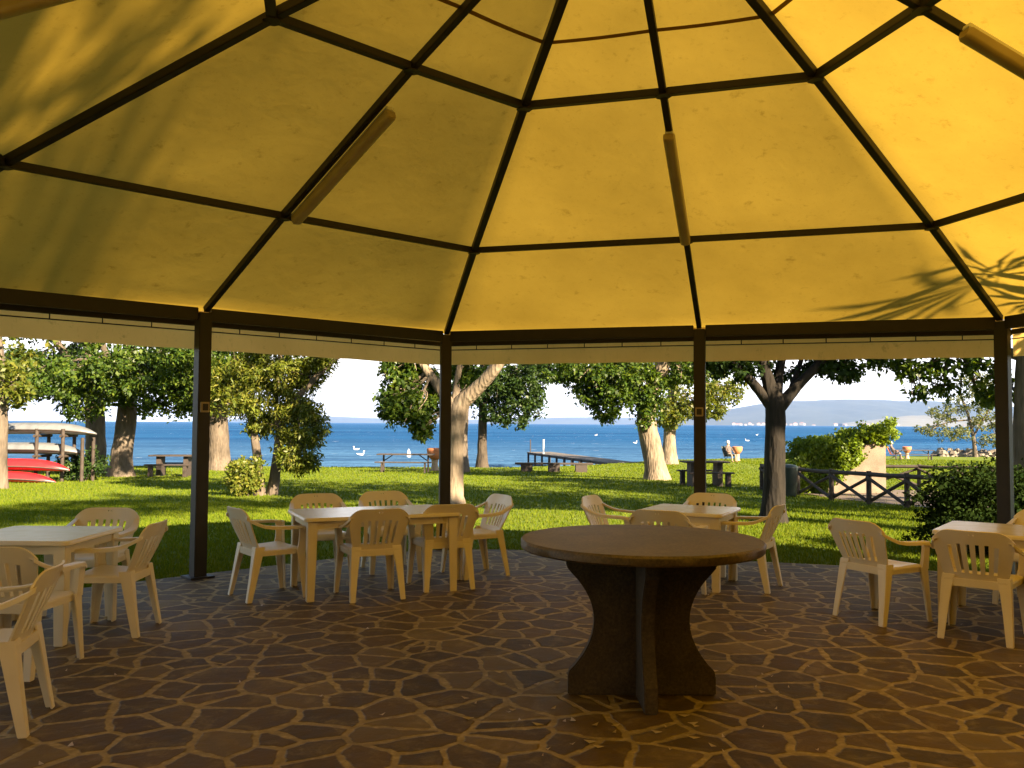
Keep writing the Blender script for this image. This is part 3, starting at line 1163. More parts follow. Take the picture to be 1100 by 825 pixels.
# many-stemmed willow-like shrub tree
b0 = gp(288, 21)
tr = [[(b0 + Vector((-.18, 0, 0)), .13), (at(277, 495, 21), .11), (at(272, 460, 21), .09), (at(262, 420, 21), .06), (at(255, 385, 21), .04)],
      [(b0 + Vector((.1, .05, 0)), .14), (at(297, 500, 21), .12), (at(300, 470, 21), .1), (at(306, 440, 21), .09), (at(330, 415, 21), .07), (at(352, 392, 21), .06), (at(372, 378, 21), .04)],
      [(at(300, 475, 21), .08), (at(296, 430, 21), .06), (at(300, 390, 21), .05), (at(305, 350, 21), .03)]]
make_tree('willow_shrub', 'leaning many-stemmed yellow-green willow right of the left post', b0, tr,
          [B(250, 410, 21, .5, .45, 40), B(272, 400, 21, .6, .45, 44), B(300, 405, 21, .6, .5, 50), B(330, 400, 21.3, .45, .35, 34), B(265, 435, 20.7, .45, .3, 30), B(310, 435, 21, .45, .35, 34), B(325, 465, 20.8, .45, .35, 36), B(320, 490, 20.7, .45, .3, 34), B(335, 445, 21, .3, .22, 16), B(285, 455, 21, .4, .3, 20), ((-6.1, 22.0, 5.2), (1.5, 1.3, .8), 70), B(275, 355, 21, .9, .6, 50), B(320, 350, 21, .9, .6, 50), B(345, 388, 21, .3, .2, 14)],
          'leaf_willow', 52, .14, .34, 'bark_mid', aspect=.30)
# centre forked tree
b0 = gp(486, 18)
tr = [[(b0, .24), (at(487, 520, 18), .20), (at(488, 470, 18), .195), (at(490, 445, 18), .22), (at(496, 432, 18), .18), (at(515, 415, 17.8), .14), (at(532, 396, 17.6), .125), (at(560, 350, 17.4), .09), (at(590, 300, 17.4), .05)],
      [(at(488, 450, 18), .17), (at(478, 425, 18), .12), (at(462, 403, 18), .10), (at(450, 385, 18), .09), (at(425, 340, 18), .05)],
      [(at(490, 445, 18), .12), (at(490, 410, 18.1), .07), (at(497, 380, 18.1), .06), (at(500, 320, 18.2), .04)]]
make_tree('forked_tree', 'sunlit forked tree beside the second iron post', b0, tr,
          [B(432, 418, 18, .38, .4, 34), B(425, 442, 17.8, .32, .3, 24), B(450, 440, 17.7, .38, .36, 34), B(455, 462, 17.7, .22, .2, 12), B(415, 432, 18, .2, .2, 8), B(455, 405, 18.4, .45, .3, 26), B(430, 395, 18, .4, .25, 24), B(505, 398, 18.5, .5, .3, 26), B(520, 330, 17.6, 1.2, .7, 60), B(430, 335, 18, 1.2, .7, 60), B(490, 300, 18, 1.4, .8, 60), B(440, 425, 18.6, .5, .45, 30), B(472, 432, 18.6, .3, .3, 14), ((-1.4, 17.8, 5.2), (2.3, 2.0, .9), 100), ((-2.2, 18.4, 6.6), (1.9, 1.8, .9), 80), ((.6, 18.2, 6.2), (1.8, 1.6, .8), 60)],
          'leaf', 30, .115, .24, 'bark_pale')
b0 = gp(497, 36)
make_tree('lakeside_tree', 'brown trunk close behind the sunlit forked tree', b0,
          [[(b0, .26), (at(497, 470, 36), .2), (at(499, 430, 36), .19), (at(505, 350, 36), .12)]],
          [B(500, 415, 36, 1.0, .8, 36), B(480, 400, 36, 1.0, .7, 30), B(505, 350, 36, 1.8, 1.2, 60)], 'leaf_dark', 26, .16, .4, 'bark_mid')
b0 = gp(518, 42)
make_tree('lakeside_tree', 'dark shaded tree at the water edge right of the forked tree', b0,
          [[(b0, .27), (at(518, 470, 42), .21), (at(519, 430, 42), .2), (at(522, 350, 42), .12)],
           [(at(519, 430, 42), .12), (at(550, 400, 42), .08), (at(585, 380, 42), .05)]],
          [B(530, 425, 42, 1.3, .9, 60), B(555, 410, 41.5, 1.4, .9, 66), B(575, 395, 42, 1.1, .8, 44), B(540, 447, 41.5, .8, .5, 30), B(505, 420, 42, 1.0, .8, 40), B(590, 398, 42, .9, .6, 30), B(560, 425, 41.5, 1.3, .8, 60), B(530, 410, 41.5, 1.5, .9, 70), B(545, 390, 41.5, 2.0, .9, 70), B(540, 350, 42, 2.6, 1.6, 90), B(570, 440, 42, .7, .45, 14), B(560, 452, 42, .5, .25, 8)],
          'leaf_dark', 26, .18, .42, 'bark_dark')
# right-middle planes
b0 = gp(706, 30.5)
make_tree('plane_tree', 'leaning mottled plane tree left of the middle right iron post', b0,
          [[(b0, .40), (at(702, 490, 30.5), .36), (at(694, 455, 30.5), .34), (at(694, 435, 30.5), .32), (at(706, 405, 30.3), .28), (at(716, 380, 30), .24), (at(725, 320, 30), .15)],
           [(at(694, 440, 30.5), .2), (at(675, 405, 30), .14), (at(655, 370, 30), .1)]],
          [B(640, 402, 30, 1.0, .6, 46), B(620, 412, 30, .6, .35, 20), B(660, 425, 29.6, .9, .6, 46), B(680, 405, 29.6, .9, .7, 50), B(650, 440, 30, .6, .35, 20), B(690, 445, 29.8, .5, .4, 20), B(720, 398, 30.8, 1.2, .8, 54), B(740, 390, 30.5, 1.2, .7, 44), B(670, 340, 30, 2.2, 1.4, 80), B(740, 330, 30, 2.4, 1.4, 80), B(605, 400, 30, .5, .35, 14), B(630, 398, 29.5, 1.1, .6, 50), B(665, 405, 29.5, 1.1, .8, 60), B(645, 425, 29.6, .8, .45, 30), B(700, 420, 29.3, .5, .6, 26)],
          'leaf', 28, .15, .36, 'bark_pale')
b0 = gp(719, 50)
make_tree('plane_tree', 'white-lit trunk with pale leaves behind the leaning plane', b0,
          [[(b0, .45), (at(719, 475, 50), .36), (at(720, 450, 50), .34), (at(725, 400, 50), .25), (at(730, 340, 50), .15)]],
          [B(720, 440, 49, 1.2, .7, 50), B(745, 430, 49, 1.5, .9, 66), B(770, 425, 49, 1.3, .8, 46), B(760, 440, 49, 1.0, .6, 34), B(715, 452, 49, .8, .4, 20), B(755, 400, 50, 2.0, 1.1, 60), B(740, 350, 50, 3, 1.8, 80), B(785, 418, 49, .7, .5, 12)],
          'leaf_yellow', 28, .2, .5, 'bark_pale')
# near tree with dark limbs
b0 = gp(830, 14.8)
tr = [[(b0, .21), (at(832, 520, 14.8), .175), (at(833, 460, 14.8), .165), (at(833, 432, 14.8), .17), (at(826, 412, 14.8), .11), (at(818, 385, 14.7), .085), (at(808, 330, 14.7), .05)],
      [(at(832, 440, 14.8), .11), (at(816, 420, 14.8), .085), (at(800, 402, 14.6), .07), (at(775, 375, 14.3), .055), (at(745, 330, 14), .04)],
      [(at(834, 436, 14.8), .1), (at(836, 405, 15), .08), (at(841, 380, 15), .065), (at(850, 320, 15.2), .04)],
      [(at(836, 438, 14.8), .12), (at(856, 415, 14.8), .09), (at(876, 395, 14.9), .075), (at(900, 370, 15), .06), (at(930, 330, 15), .04)],
      [(at(850, 420, 14.8), .06), (at(858, 395, 15.2), .045), (at(866, 370, 15.4), .03)]]
make_tree('limbed_tree', 'dark-trunked tree with spreading bare limbs right of the small table', b0, tr,
          [B(900, 398, 15, .34, .2, 22), B(880, 388, 15.2, .3, .18, 18), B(790, 395, 14.6, .4, .2, 26), B(765, 385, 14.5, .35, .2, 24), B(850, 400, 15.3, .25, .18, 9), B(815, 395, 15, .25, .2, 12), B(780, 355, 14.5, .9, .5, 50), B(840, 340, 15, 1.2, .6, 70), B(910, 350, 15, 1.1, .5, 60), B(870, 290, 15, 1.6, .8, 80), B(790, 290, 14.6, 1.4, .8, 70), B(915, 405, 15, .2, .12, 8), ((3.6, 15.2, 6.2), (2.5, 2.2, .9), 110), ((5.2, 15.6, 7.6), (1.9, 1.9, .9), 70), ((4.8, 14.6, 4.5), (1.8, 1.4, .5), 70)],
          'leaf_dark', 26, .10, .2, 'bark_shaded')
# right-edge tree with overhanging boughs
b0 = gp(1104, 14)
tr = [[(b0, .27), (at(1104, 480, 14), .22), (at(1106, 420, 14), .21), (at(1106, 350, 14), .18), (at(1100, 250, 14), .12)],
      [(at(1106, 385, 14), .1), (at(1060, 372, 14.5), .07), (at(1000, 380, 15), .045), (at(955, 385, 15.2), .02)],
      [(at(1104, 340, 14), .1), (at(1040, 320, 14), .07), (at(970, 320, 14), .05)]]
make_tree('bough_tree', 'rough trunk behind the right iron post with low leafy boughs', b0, tr,
          [B(948, 390, 15.2, .3, .12, 9), B(975, 397, 15, .32, .16, 12), B(1000, 396, 15, .35, .2, 14), B(1030, 393, 14.8, .4, .22, 15), B(1060, 396, 14.6, .35, .26, 14), B(985, 420, 15, .25, .1, 6), B(1015, 415, 15, .3, .12, 8), B(1050, 425, 15, .3, .2, 14), B(1075, 420, 14.5, .2, .25, 10), B(935, 380, 15.3, .25, .15, 10),
           B(1040, 330, 14, 1.2, .6, 70), B(970, 320, 14, 1.0, .5, 50), B(1120, 300, 14, 1.6, 1.0, 90), B(1180, 340, 14, 1.6, 1.0, 80), B(1080, 220, 14, 1.8, 1.0, 90), ((7.6, 14.4, 6.0), (2.6, 2.2, 1.0), 100), ((10.2, 15.2, 6.6), (2.2, 2.2, 1.0), 80), ((8.4, 13.6, 8.0), (2.2, 2.0, .9), 80), ((8.2, 10.9, 5.2), (1.7, 1.4, .7), 70)],
          'leaf', 17, .115, .22, 'bark_mid')
# small lakeside tree on the far right spit
b0 = gp(1048, 80)
make_tree('spit_tree', 'pale airy tree on the stone jetty at the far right', b0,
          [[(b0, .2), (at(1046, 470, 80), .16), (at(1040, 445, 80), .12), (at(1030, 420, 80), .07)],
           [(at(1046, 468, 80), .1), (at(1060, 445, 80), .08), (at(1070, 420, 80), .05)]],
          [B(1015, 445, 80, 1.6, .8, 26), B(1040, 432, 80, 2.0, 1.0, 34), B(1060, 452, 80, 1.8, .9, 36), B(1025, 465, 80, 1.8, .6, 26), B(1000, 462, 80, 1.2, .4, 12), B(1065, 425, 80, 1.8, 1.0, 30), B(1070, 472, 80, 1.8, .6, 26), B(1050, 410, 80, 2.0, .9, 26)],
          'leaf_pale', 22, .26, .6, 'bark_mid')

# trees out of frame on the sun side, whose shade lies on lawn and roof
def shade_tree(x, y, h, rad, label, n=80, leaf='leaf', trunk_h=None):
    z0 = gz(x, y)
    b0 = Vector((x, y, z0))
    th = trunk_h or h * .45
    make_tree('plane_tree', label, b0, [[(b0, .32), (b0 + Vector((0, 0, th)), .26), (b0 + Vector((.2, .1, h * .85)), .1)]],
              [((x + random.uniform(-.5, .5) * rad, y + random.uniform(-.5, .5) * rad, z0 + th + (h - th) * q), (rad * w, rad * w, (h - th) * .28), n) for q, w in ((.12, .75), (.4, 1), (.62, .85), (.85, .5))],
              leaf, 24, .2, .5, 'bark_mid')


shade_tree(13.2, 12.2, 9, 2.6, 'tall plane tree standing on the lawn beyond the right edge')
pass
shade_tree(12.0, 18.6, 8.5, 2.3, 'plane tree on the lawn opposite the ivy wall, outside the frame', 60, 'leaf', 5.2)
shade_tree(4.7, -3.9, 18.5, 3.3, 'tallest plane tree behind the pavilion on the sunny side', 190, 'leaf_dark', 9.3)

b0 = Vector((17, 2, gz(17, 2)))
make_tree('plane_tree', 'giant old plane tree far off to the sunny right, high spreading crown', b0,
          [[(b0, .6), (b0 + Vector((0, 0, 6)), .45), (b0 + Vector((-.3, .2, 11)), .36), (b0 + Vector((0, 0, 15.5)), .15)],
           [(b0 + Vector((-.3, .2, 10.5)), .26), (Vector((15.2, -.8, 13.2)), .18), (Vector((13.6, -3.6, 15)), .08)]],
          [((13.6, -3.6, 15.3), (1.9, 1.9, .8), 55), ((15, -.4, 14.3), (1.9, 1.9, .8), 50), ((16.6, 2.6, 13.3), (2, 2, .9), 50), ((18, 1, 16.2), (2.2, 2, .9), 60), ((12.0, -3.0, 15.8), (1.3, 1.3, .6), 30), ((11.5, -6.3, 15.2), (1.5, 1.4, .6), 38), ((10.0, -5.6, 14.6), (1.3, 1.2, .5), 30), ((12.8, -6.6, 16.6), (1.7, 1.5, .7), 40)],
          'leaf', 24, .22, .55, 'bark_mid')

b0 = Vector((-8.8, 4.2, gz(-8.8, 4)))  # unseen tree, added to cut skylight on the left roof panels
make_tree('plane_tree', 'unseen broad plane tree added to block skylight on the left side of the pavilion', b0,
          [[(b0, .42), (b0 + Vector((0, 0, 4)), .34), (b0 + Vector((.4, 0, 8)), .24), (b0 + Vector((.6, 0, 11)), .1)],
           [(b0 + Vector((.1, 0, 5)), .2), (Vector((-6.5, 5.2, 7.2)), .14), (Vector((-4.4, 6.4, 8)), .06)]],
          [((-8, 4.5, 8.5), (2.8, 2.8, 1.3), 90), ((-5.8, 5.2, 7.9), (2.2, 2.2, .9), 90), ((-5.2, 2.4, 8.2), (2.0, 2.0, .9), 70), ((-5.6, 8.2, 7.8), (2.0, 2.0, .9), 70), ((-3.9, 5.6, 8.8), (1.6, 1.8, .8), 60), ((-8.5, 5, 11), (2.4, 2.4, 1.2), 70)],
          'leaf', 26, .2, .5, 'bark_mid')

# ivy-covered wall end
wl = gp(903, 23.5)
wt = thing('garden_wall', 'pale plastered wall end with sloping top beside the log fence', 'wall', wl)
poly = [(-1.15, -.3), (1.1, -.3), (1.1, 1.42), (.3, 1.22), (-1.15, .86)]
MB().prism(poly, -.3, .3).build('wall_body', M['wallcream'], wt, bevel=.03)
iv = thing('ivy_mass', 'bright green ivy draped over the sloping wall end', 'ivy', wl)
bl = []
for k in range(70):
    u = random.uniform(-1.25, 1.25)
    topz = 1.02 + (u + 1.15) * .26
    bl.append(((u, random.uniform(-.42, .3), topz + random.uniform(-.12, .22)), (.26, .3, .2), 9))
for k in range(80):
    u = random.uniform(-1.4, .25)
    z = random.uniform(.0, 1.0 + (u + 1.15) * .28)
    if u > -.6:
        z = max(z, .35 + (u + .6) * .75)
    bl.append(((u, -.42 + random.uniform(-.12, .06), z), (.2, .12, .2), 8))
for k in range(12):
    bl.append(((-1.3 + random.uniform(-.12, .1), random.uniform(-.3, .3), random.uniform(0, .8)), (.2, .2, .2), 8))
V, Fq = leaves(clump_centres(bl), .14, 18, .085, .85, .3)
npmesh('foliage', V, Fq, M['leaf_ivy'], iv)
# bush beside the patio, then unseen hedges added to block low sun
def bush(name, label, loc, rad, n, leaf, per=30, size=.05, cat='bush', spread=.13):
    t = thing(name, label, cat, loc)
    V, Fq = leaves(clump_centres([((0, 0, rad[2] * .95), rad, n)]), spread, per, size, .6, .3)
    k = V[:, 2].reshape(-1, 4).min(1) > .01
    npmesh('foliage', V, np.arange(4 * len(V) // 4).reshape(-1, 4)[k], M[leaf], t)
    mb = MB()
    for i in range(9):
        a = random.uniform(0, 6.28)
        mb.tube([(0.1 * math.cos(a), .1 * math.sin(a), -.05), (rad[0] * .5 * math.cos(a), rad[1] * .5 * math.sin(a), rad[2] * 1.2)], [.02, .008], 6)
    mb.build('stem', M['bark_dark'], t)
    return t


p = gp(1062, 10.6)
bush('bush', 'dark dense bush beside the patio at the right iron post', p, (.82, .72, .55), 560, 'leaf_deep', 34, .055)
for k, (px, d, lab) in enumerate(((262, 20.6, 'yellowish small shrub at the foot of the willow'), )):
    bush('low_shrub', lab, gp(px, d), (.38, .34, .48), 110, 'leaf_willow', 26, .10, 'shrub', .16)
for k, (px, d, lab) in enumerate(((88, 27.5, 'low dark shrub between the red kayaks and the plane trunks'), )):
    bush('low_shrub', lab, gp(px, d), (.8, .5, .5), 90, 'leaf_dark', 26, .11, 'shrub', .2)
hd = thing('added_side_hedge', 'unseen tall hedge added to block sun on the right side of the pavilion', 'hedge', (7.35, 5.2, gz(0, 5)))  # out of view, added to keep direct sun off the right of the patio
cs = []
for k in range(3600):
    l, w, h = random.uniform(-2.6, 2.0), random.uniform(-.45, .45), random.uniform(0, 3.75)
    if abs(w) < .25 and h < 3.5:
        w = .45 * (1 if w > 0 else -1)
    cs.append((-.228 * l + .973 * w, .973 * l + .228 * w, h))
V, Fq = leaves(np.array(cs), .2, 14, .14, .6, .3)
npmesh('foliage', V, Fq, M['leaf_dark'], hd)
hd = thing('added_rear_hedge', 'unseen tall hedge added to block sun from the rear right of the pavilion', 'hedge', (4.9, -.1, gz(0, 0)))  # out of view, added to stop sun entering under the rear right eave
cs = []
for k in range(5600):
    l, w, h = random.uniform(-3.0, 4.2), random.uniform(-.4, .4), random.uniform(0, 3.3)
    if abs(w) < .22 and h < 3.0:
        w = .4 * (1 if w > 0 else -1)
    cs.append((.727 * l + .687 * w, .687 * l - .727 * w, h))
V, Fq = leaves(np.array(cs), .2, 14, .14, .6, .3)
npmesh('foliage', V, Fq, M['leaf_dark'], hd)
ps = thing('palm_shrub', 'narrow-leaved palm shrub rising behind the side hedge', 'palm', (7.9, 5.0, gz(7, 5)))
mb = MB()
for k in range(3):
    mb.tube([(k * .15, .1 * k, -.1), (k * -.1 - .2, .1 * k + .2, 2.6), (k * -.4 - .8, .12 * k + .75, 4.4 + .3 * (k % 2))], [.07, .06, .05], 8)
mb.build('trunk', M['bark_mid'], ps, smooth=True)
LV, LF = [], []
for k in range(3):
    c = Vector((k * -.4 - .8, .12 * k + .75, 4.4 + .3 * (k % 2)))
    for j in range(16):
        a, e = random.uniform(0, 6.283), random.uniform(-.4, 1.2)
        d = Vector((math.cos(a) * math.cos(e), math.sin(a) * math.cos(e), math.sin(e)))
        sd_ = d.cross(Vector((0, 0, 1))).normalized() * .035
        L_ = random.uniform(.5, .9)
        o_ = len(LV)
        LV += [c, c + d * L_ * .5 + sd_, c + d * L_ - Vector((0, 0, .18 * L_)), c + d * L_ * .5 - sd_]
        LF.append((o_, o_ + 1, o_ + 2, o_ + 3))
npmesh('fronds', np.array([tuple(v) for v in LV]), np.array(LF), M['leaf'], ps)

# unseen low building added behind the camera to warm and darken rear light
bd_ = thing('added_rear_building', 'unseen low cream building added behind the pavilion to block blue skylight', 'building', (-4.6, -4.9, -.06))
mb = MB()
mb.box((0, -2.5, 1.7), (14, 5, 3.5))
mb.build('wall', M['wallcream'], bd_)
MB().prism([(-7.6, 3.45), (7.6, 3.45), (7.6, 3.6), (5.5, 4.7), (-5.5, 4.7), (-7.6, 3.6)], -5.6, .6).build('roof', M['rooftile'], bd_)
MB().box((1.5, .03, 1.1), (1.1, .08, 2.2)).build('door', M['wood_dark'], bd_, bevel=.01)
for x in (-4.5, -1.5, 4.5):
    fr = MB().box((x, .03, 1.6), (1.4, .08, 1.2)).build('window', M['wood_dark'], bd_, bevel=.01)
    MB().box((x, .075, 1.6), (1.2, .02, 1.0)).build('pane', M['bin_green'], fr)
# ------------------------------------------------------------------ log fences, path
def log_fence(label, pts, h, name='log_fence'):
    base = Vector((*pts[0], gz(*pts[0])))
    t = thing(name, label, 'fence', base, 0, 'rustic log fences along the earth path')
    P = [Vector((x, y, gz(x, y))) - base for x, y in pts]
    for p in P:
        MB().tube([p + Vector((0, 0, -.2)), p + Vector((0, 0, h * .5)), p + Vector((random.uniform(-.015, .015), 0, h + .05))], [.06, .055, .052], 10, True, .05).build('fence_post', M['log'], t, smooth=True)
    for a, b in zip(P, P[1:]):
        z = Vector((0, 0, h - .02))
        MB().tube([a + z, a.lerp(b, .5) + z + Vector((0, 0, random.uniform(-.015, .015))), b + z], [.052, .046, .05], 10, True, .05).build('top_rail', M['log'], t, smooth=True)
        dv = (b - a).normalized().cross(Vector((0, 0, 1))) * .05
        MB().tube([a + Vector((0, 0, h - .08)) + dv, b + Vector((0, 0, .08)) + dv], [.04, .036], 9, True, .05).build('brace', M['log'], t, smooth=True)
        MB().tube([a + Vector((0, 0, .08)) - dv, b + Vector((0, 0, h - .08)) - dv], [.04, .036], 9, True, .05).build('brace', M['log'], t, smooth=True)
    return t


def pxy(px, d):
    p = at(px, 500, d)
    return (p.x, d)


log_fence('near log fence with crossed braces running from tree to dark bush', [pxy(818, 24.6), pxy(857, 22.3), pxy(893, 20.4), pxy(933, 19.2), pxy(974, 18.1), pxy(1012, 17.2), pxy(1056, 16.3)], .68)
log_fence('farther log fence in front of the lake lawn, right of the ivy wall', [pxy(906, 26.8), pxy(934, 26.5), pxy(987, 26), pxy(1026, 25.2), pxy(1066, 24.4), pxy(1120, 23.5)], .66)
# earth path between fences
V, Fq = [], []
L1 = [pxy(840, 24.6), pxy(893, 21), pxy(933, 19.8), pxy(974, 18.7), pxy(1012, 17.8), pxy(1060, 16.9), pxy(1150, 15.6)]
L2 = [pxy(862, 25.8), pxy(915, 25.6), pxy(950, 25), pxy(987, 24.6), pxy(1026, 23.9), pxy(1066, 23.2), pxy(1160, 22)]
NS = 6
for (x0, y0), (x1, y1) in zip(L1, L2):
    for j in range(NS + 1):
        t = j / NS
        x, y = x0 + (x1 - x0) * t, y0 + (y1 - y0) * t
        V.append((x, y, gz(x, y) + .012))
for i in range(len(L1) - 1):
    for j in range(NS):
        a = i * (NS + 1) + j
        Fq.append((a, a + NS + 1, a + NS + 2, a + 1))
pth = npmesh('earth_path', np.array(V), np.array(Fq), M['earth'])
tag(pth, kind='structure')

# litter bin, pole
p = gp(848, 21.8)
t = thing('litter_bin', 'dark green litter bin against the log fence behind the limbed tree', 'litter bin', p)
MB().lathe([(.16, 0), (.17, .02), (.20, .68), (.205, .70)], 24).build('bin_body', M['bin_green'], t, smooth=True)
MB().lathe([(.215, .70), (.215, .73), (.16, .78), (.04, .80)], 24).build('lid', M['bin_green'], t, smooth=True)
p = gp(824.5, 44)
mb = MB().tube([(0, 0, -.1), (0, 0, 2.0)], [.06, .05], 10)
mb.tube([(0, 0, 2.0), (0, 0, 2.06)], [.075, .06], 10)
o = mb.build('wooden_pole', M['terracotta_pale'], loc=p, smooth=True)
tag(o, 'pale slender wooden pole behind the dark limbed trunk', 'pole')

# ------------------------------------------------------------------ picnic tables and benches
def picnic(label, loc, rz, L=1.7, benches=2, style='heavy'):
    t = thing('picnic_table', label, 'picnic table', loc, rz, 'picnic tables on the lawn')
    mb = MB()
    for i in range(5):
        mb.box((0, -.32 + .16 * i, .73), (L, .15, .045))
    mb.build('tabletop', M['wood_dark'], t, bevel=.006)
    for s in (-1, 1):
        mb = MB()
        if style == 'heavy':
            mb.box((s * L * .30, 0, .33), (.16, .5, .74))
        else:
            mb.box((s * L * .40, 0, .33), (.07, .07, .76))
            mb.bar((s * L * .40, 0, .45), (s * L * .24, 0, .70), .04, .04)
        mb.build('table_leg', M['wood_dark'], t, bevel=.006)
    for k in range(benches):
        y = (-.68, .68)[k]
        sb = MB().box((0, y, .43), (L, .26, .045)).build('bench_seat', M['wood_dark'], t, bevel=.006)
        for s in (-1, 1):
            MB().box((s * L * .38, y, .19), (.13 if style == 'heavy' else .06, .2, .45)).build('bench_leg', M['wood_dark'], sb, bevel=.006)
    return t


picnic('dark picnic table with two benches by the shore left of left post', gp(187, 31), R(4), 1.55)
picnic('slim dark beer table with a bench on the shaded shore', gp(436, 36), R(-2), 2.3, 1, 'slim')
picnic('heavy picnic table crossed by the middle right iron post', gp(757, 26.5), R(3), 1.35)
picnic('slim folding table and bench near the reclining bather at far right', gp(980, 66), R(-3), 3.0, 1, 'slim')
t = thing('plank_bench', 'long plank bench on three dark blocks in front of the jetty', 'bench', gp(595, 37), R(-1), )
MB().box((0, 0, .36), (3.3, .4, .07)).build('seat', M['wood_dark'], t, bevel=.01)
for k in (-1, 0, 1):
    MB().box((k * 1.15, 0, .13), (.5, .38, .40)).build('block_leg', M['wood_dark'], t, bevel=.02)

# jetty
e0, e1 = Vector((6.6, 52, -.80)), Vector((2.0, 65, -.62))
t = thing('jetty', 'low grey wooden jetty running out over the water', 'jetty', e0)
d = (e1 - e0)
dn_ = d.normalized()
sd = dn_.cross(Vector((0, 0, 1))).normalized()
mb = MB()
for k in range(56):
    c = d * ((k + .5) / 56)
    mb.bar(c - sd * .95, c + sd * .95, .21, .05)
mb.build('deck', M['deck'], t)
for s in (-.8, .8):
    MB().bar(sd * s - Vector((0, 0, .1)), d + sd * s - Vector((0, 0, .1)), .1, .14).build('bearer', M['wood_dark'], t)
for k in range(2, 11):
    for s in (-.85, .85):
        c = d * (k / 10.1) + sd * s
        MB().tube([c - Vector((0, 0, 3)), c + Vector((0, 0, -.03))], .08, 8).build('pile', M['wood_dark'], t)
c = d * .78 - sd * .8
MB().tube([c, c + Vector((0, 0, 1.05))], .07, 8).build('mooring_post', M['white'], t, smooth=True)['label'] = 'white mooring post'
c = d * .97 - sd * .8
MB().tube([c, c + Vector((0, 0, .95))], .04, 8).build('mooring_post', M['wood_dark'], t, smooth=True)['label'] = 'thin dark mooring post'

# terracotta flared litter urns
def urn(label, loc):
    t = thing('litter_urn', label, 'litter urn', loc, 0, 'flared terracotta litter urns')
    MB().lathe([(.16, 0), (.20, .02), (.16, .12), (.13, .30), (.15, .48)], 20).build('pedestal', M['terracotta_pale'], t, smooth=True)
    MB().lathe([(.14, .48), (.24, .56), (.33, .72), (.35, .92), (.33, .97), (.26, .98), (.25, .85), (.1, .7)], 20).build('bowl', M['terracotta'], t, smooth=True)


urn('rust-coloured flared litter urn peeping out left of second iron post', gp(467, 37.5))
urn('orange flared litter urn beside the seated person in the camp chair', gp(792, 59))
urn('orange flared litter urn behind the folding table at far right', gp(974.5, 70))


# ------------------------------------------------------------------ people
def person(label, loc, rz, recline=0.0, hairmat='hair'):
    root = thing('person', label, 'person', loc, rz, None)
    # skeleton: seated, facing +y, hips at z .42
    J = {'pel': (0, 0, .47), 'spn': (0, -.05 - recline * .12, .68), 'chs': (0, -.08 - recline * .28, .90), 'nck': (0, -.07 - recline * .34, 1.07), 'hd1': (0, -.05 - recline * .36, 1.16), 'hd2': (0, -.03 - recline * .38, 1.28)}
    rad = {'pel': .15, 'spn': .135, 'chs': .15, 'nck': .058, 'hd1': .085, 'hd2': .085}
    E = [('pel', 'spn'), ('spn', 'chs'), ('chs', 'nck'), ('nck', 'hd1'), ('hd1', 'hd2')]
    for s, n in ((-1, 'l'), (1, 'r')):
        J['sh' + n] = (s * .17, -.09 - recline * .28, .97); rad['sh' + n] = .06
        J['el' + n] = (s * .24, .04 - recline * .15, .72); rad['el' + n] = .045
        J['wr' + n] = (s * .17, .24, .62); rad['wr' + n] = .032
        J['ha' + n] = (s * .14, .32, .60); rad['ha' + n] = .03
        J['hp' + n] = (s * .09, .03, .45); rad['hp' + n] = .095
        J['kn' + n] = (s * .13, .42, .47); rad['kn' + n] = .065
        J['an' + n] = (s * .13, .46, .08); rad['an' + n] = .042
        J['to' + n] = (s * .14, .62, .035); rad['to' + n] = .035
        E += [('chs', 'sh' + n), ('sh' + n, 'el' + n), ('el' + n, 'wr' + n), ('wr' + n, 'ha' + n), ('pel', 'hp' + n), ('hp' + n, 'kn' + n), ('kn' + n, 'an' + n), ('an' + n, 'to' + n)]
    keys = list(J)
    me = bpy.data.meshes.new('skeleton')
    me.from_pydata([J[k] for k in keys], [(keys.index(a), keys.index(b)) for a, b in E], [])
    o = bpy.data.objects.new('skeleton', me)
    C.objects.link(o)
    md = o.modifiers.new('skin', 'SKIN')
    for i, k in enumerate(keys):
        o.data.skin_vertices[0].data[i].radius = (rad[k], rad[k])
        o.data.skin_vertices[0].data[i].use_root = (k == 'pel')
    o.modifiers.new('sub', 'SUBSURF').levels = 2
    bpy.context.view_layer.update()
    dg = bpy.context.evaluated_depsgraph_get()
    bme = bpy.data.meshes.new_from_object(o.evaluated_get(dg))
    bpy.data.objects.remove(o)
    bme.materials.clear()
    for k in ('skin', 'shirt', 'shorts'):
        bme.materials.append(M[k])
    for pl in bme.polygons:
        c = pl.center
        pl.use_smooth = True
        if c.z > 1.04 or (abs(c.x) > .13 and c.y > .1 and c.z > .55):
            pl.material_index = 0
        elif c.z > .56:
            pl.material_index = 1
        elif c.z > .3:
            pl.material_index = 2
        else:
            pl.material_index = 0
    b = bpy.data.objects.new('body', bme)
    C.objects.link(b)
    b.parent = root
    hy = -.04 - recline * .37
    h = MB()
    rings = []
    for z, r_ in ((1.20, .099), (1.25, .104), (1.30, .102), (1.345, .085), (1.375, .05), (1.385, .01)):
        rings.append([(r_ * math.cos(a), hy - .025 + r_ * 1.08 * math.sin(a), z) for a in np.linspace(0, 2 * math.pi, 15)[:-1]])
    h.loft(rings).build('hair', M[hairmat], root, smooth=True)
    return root


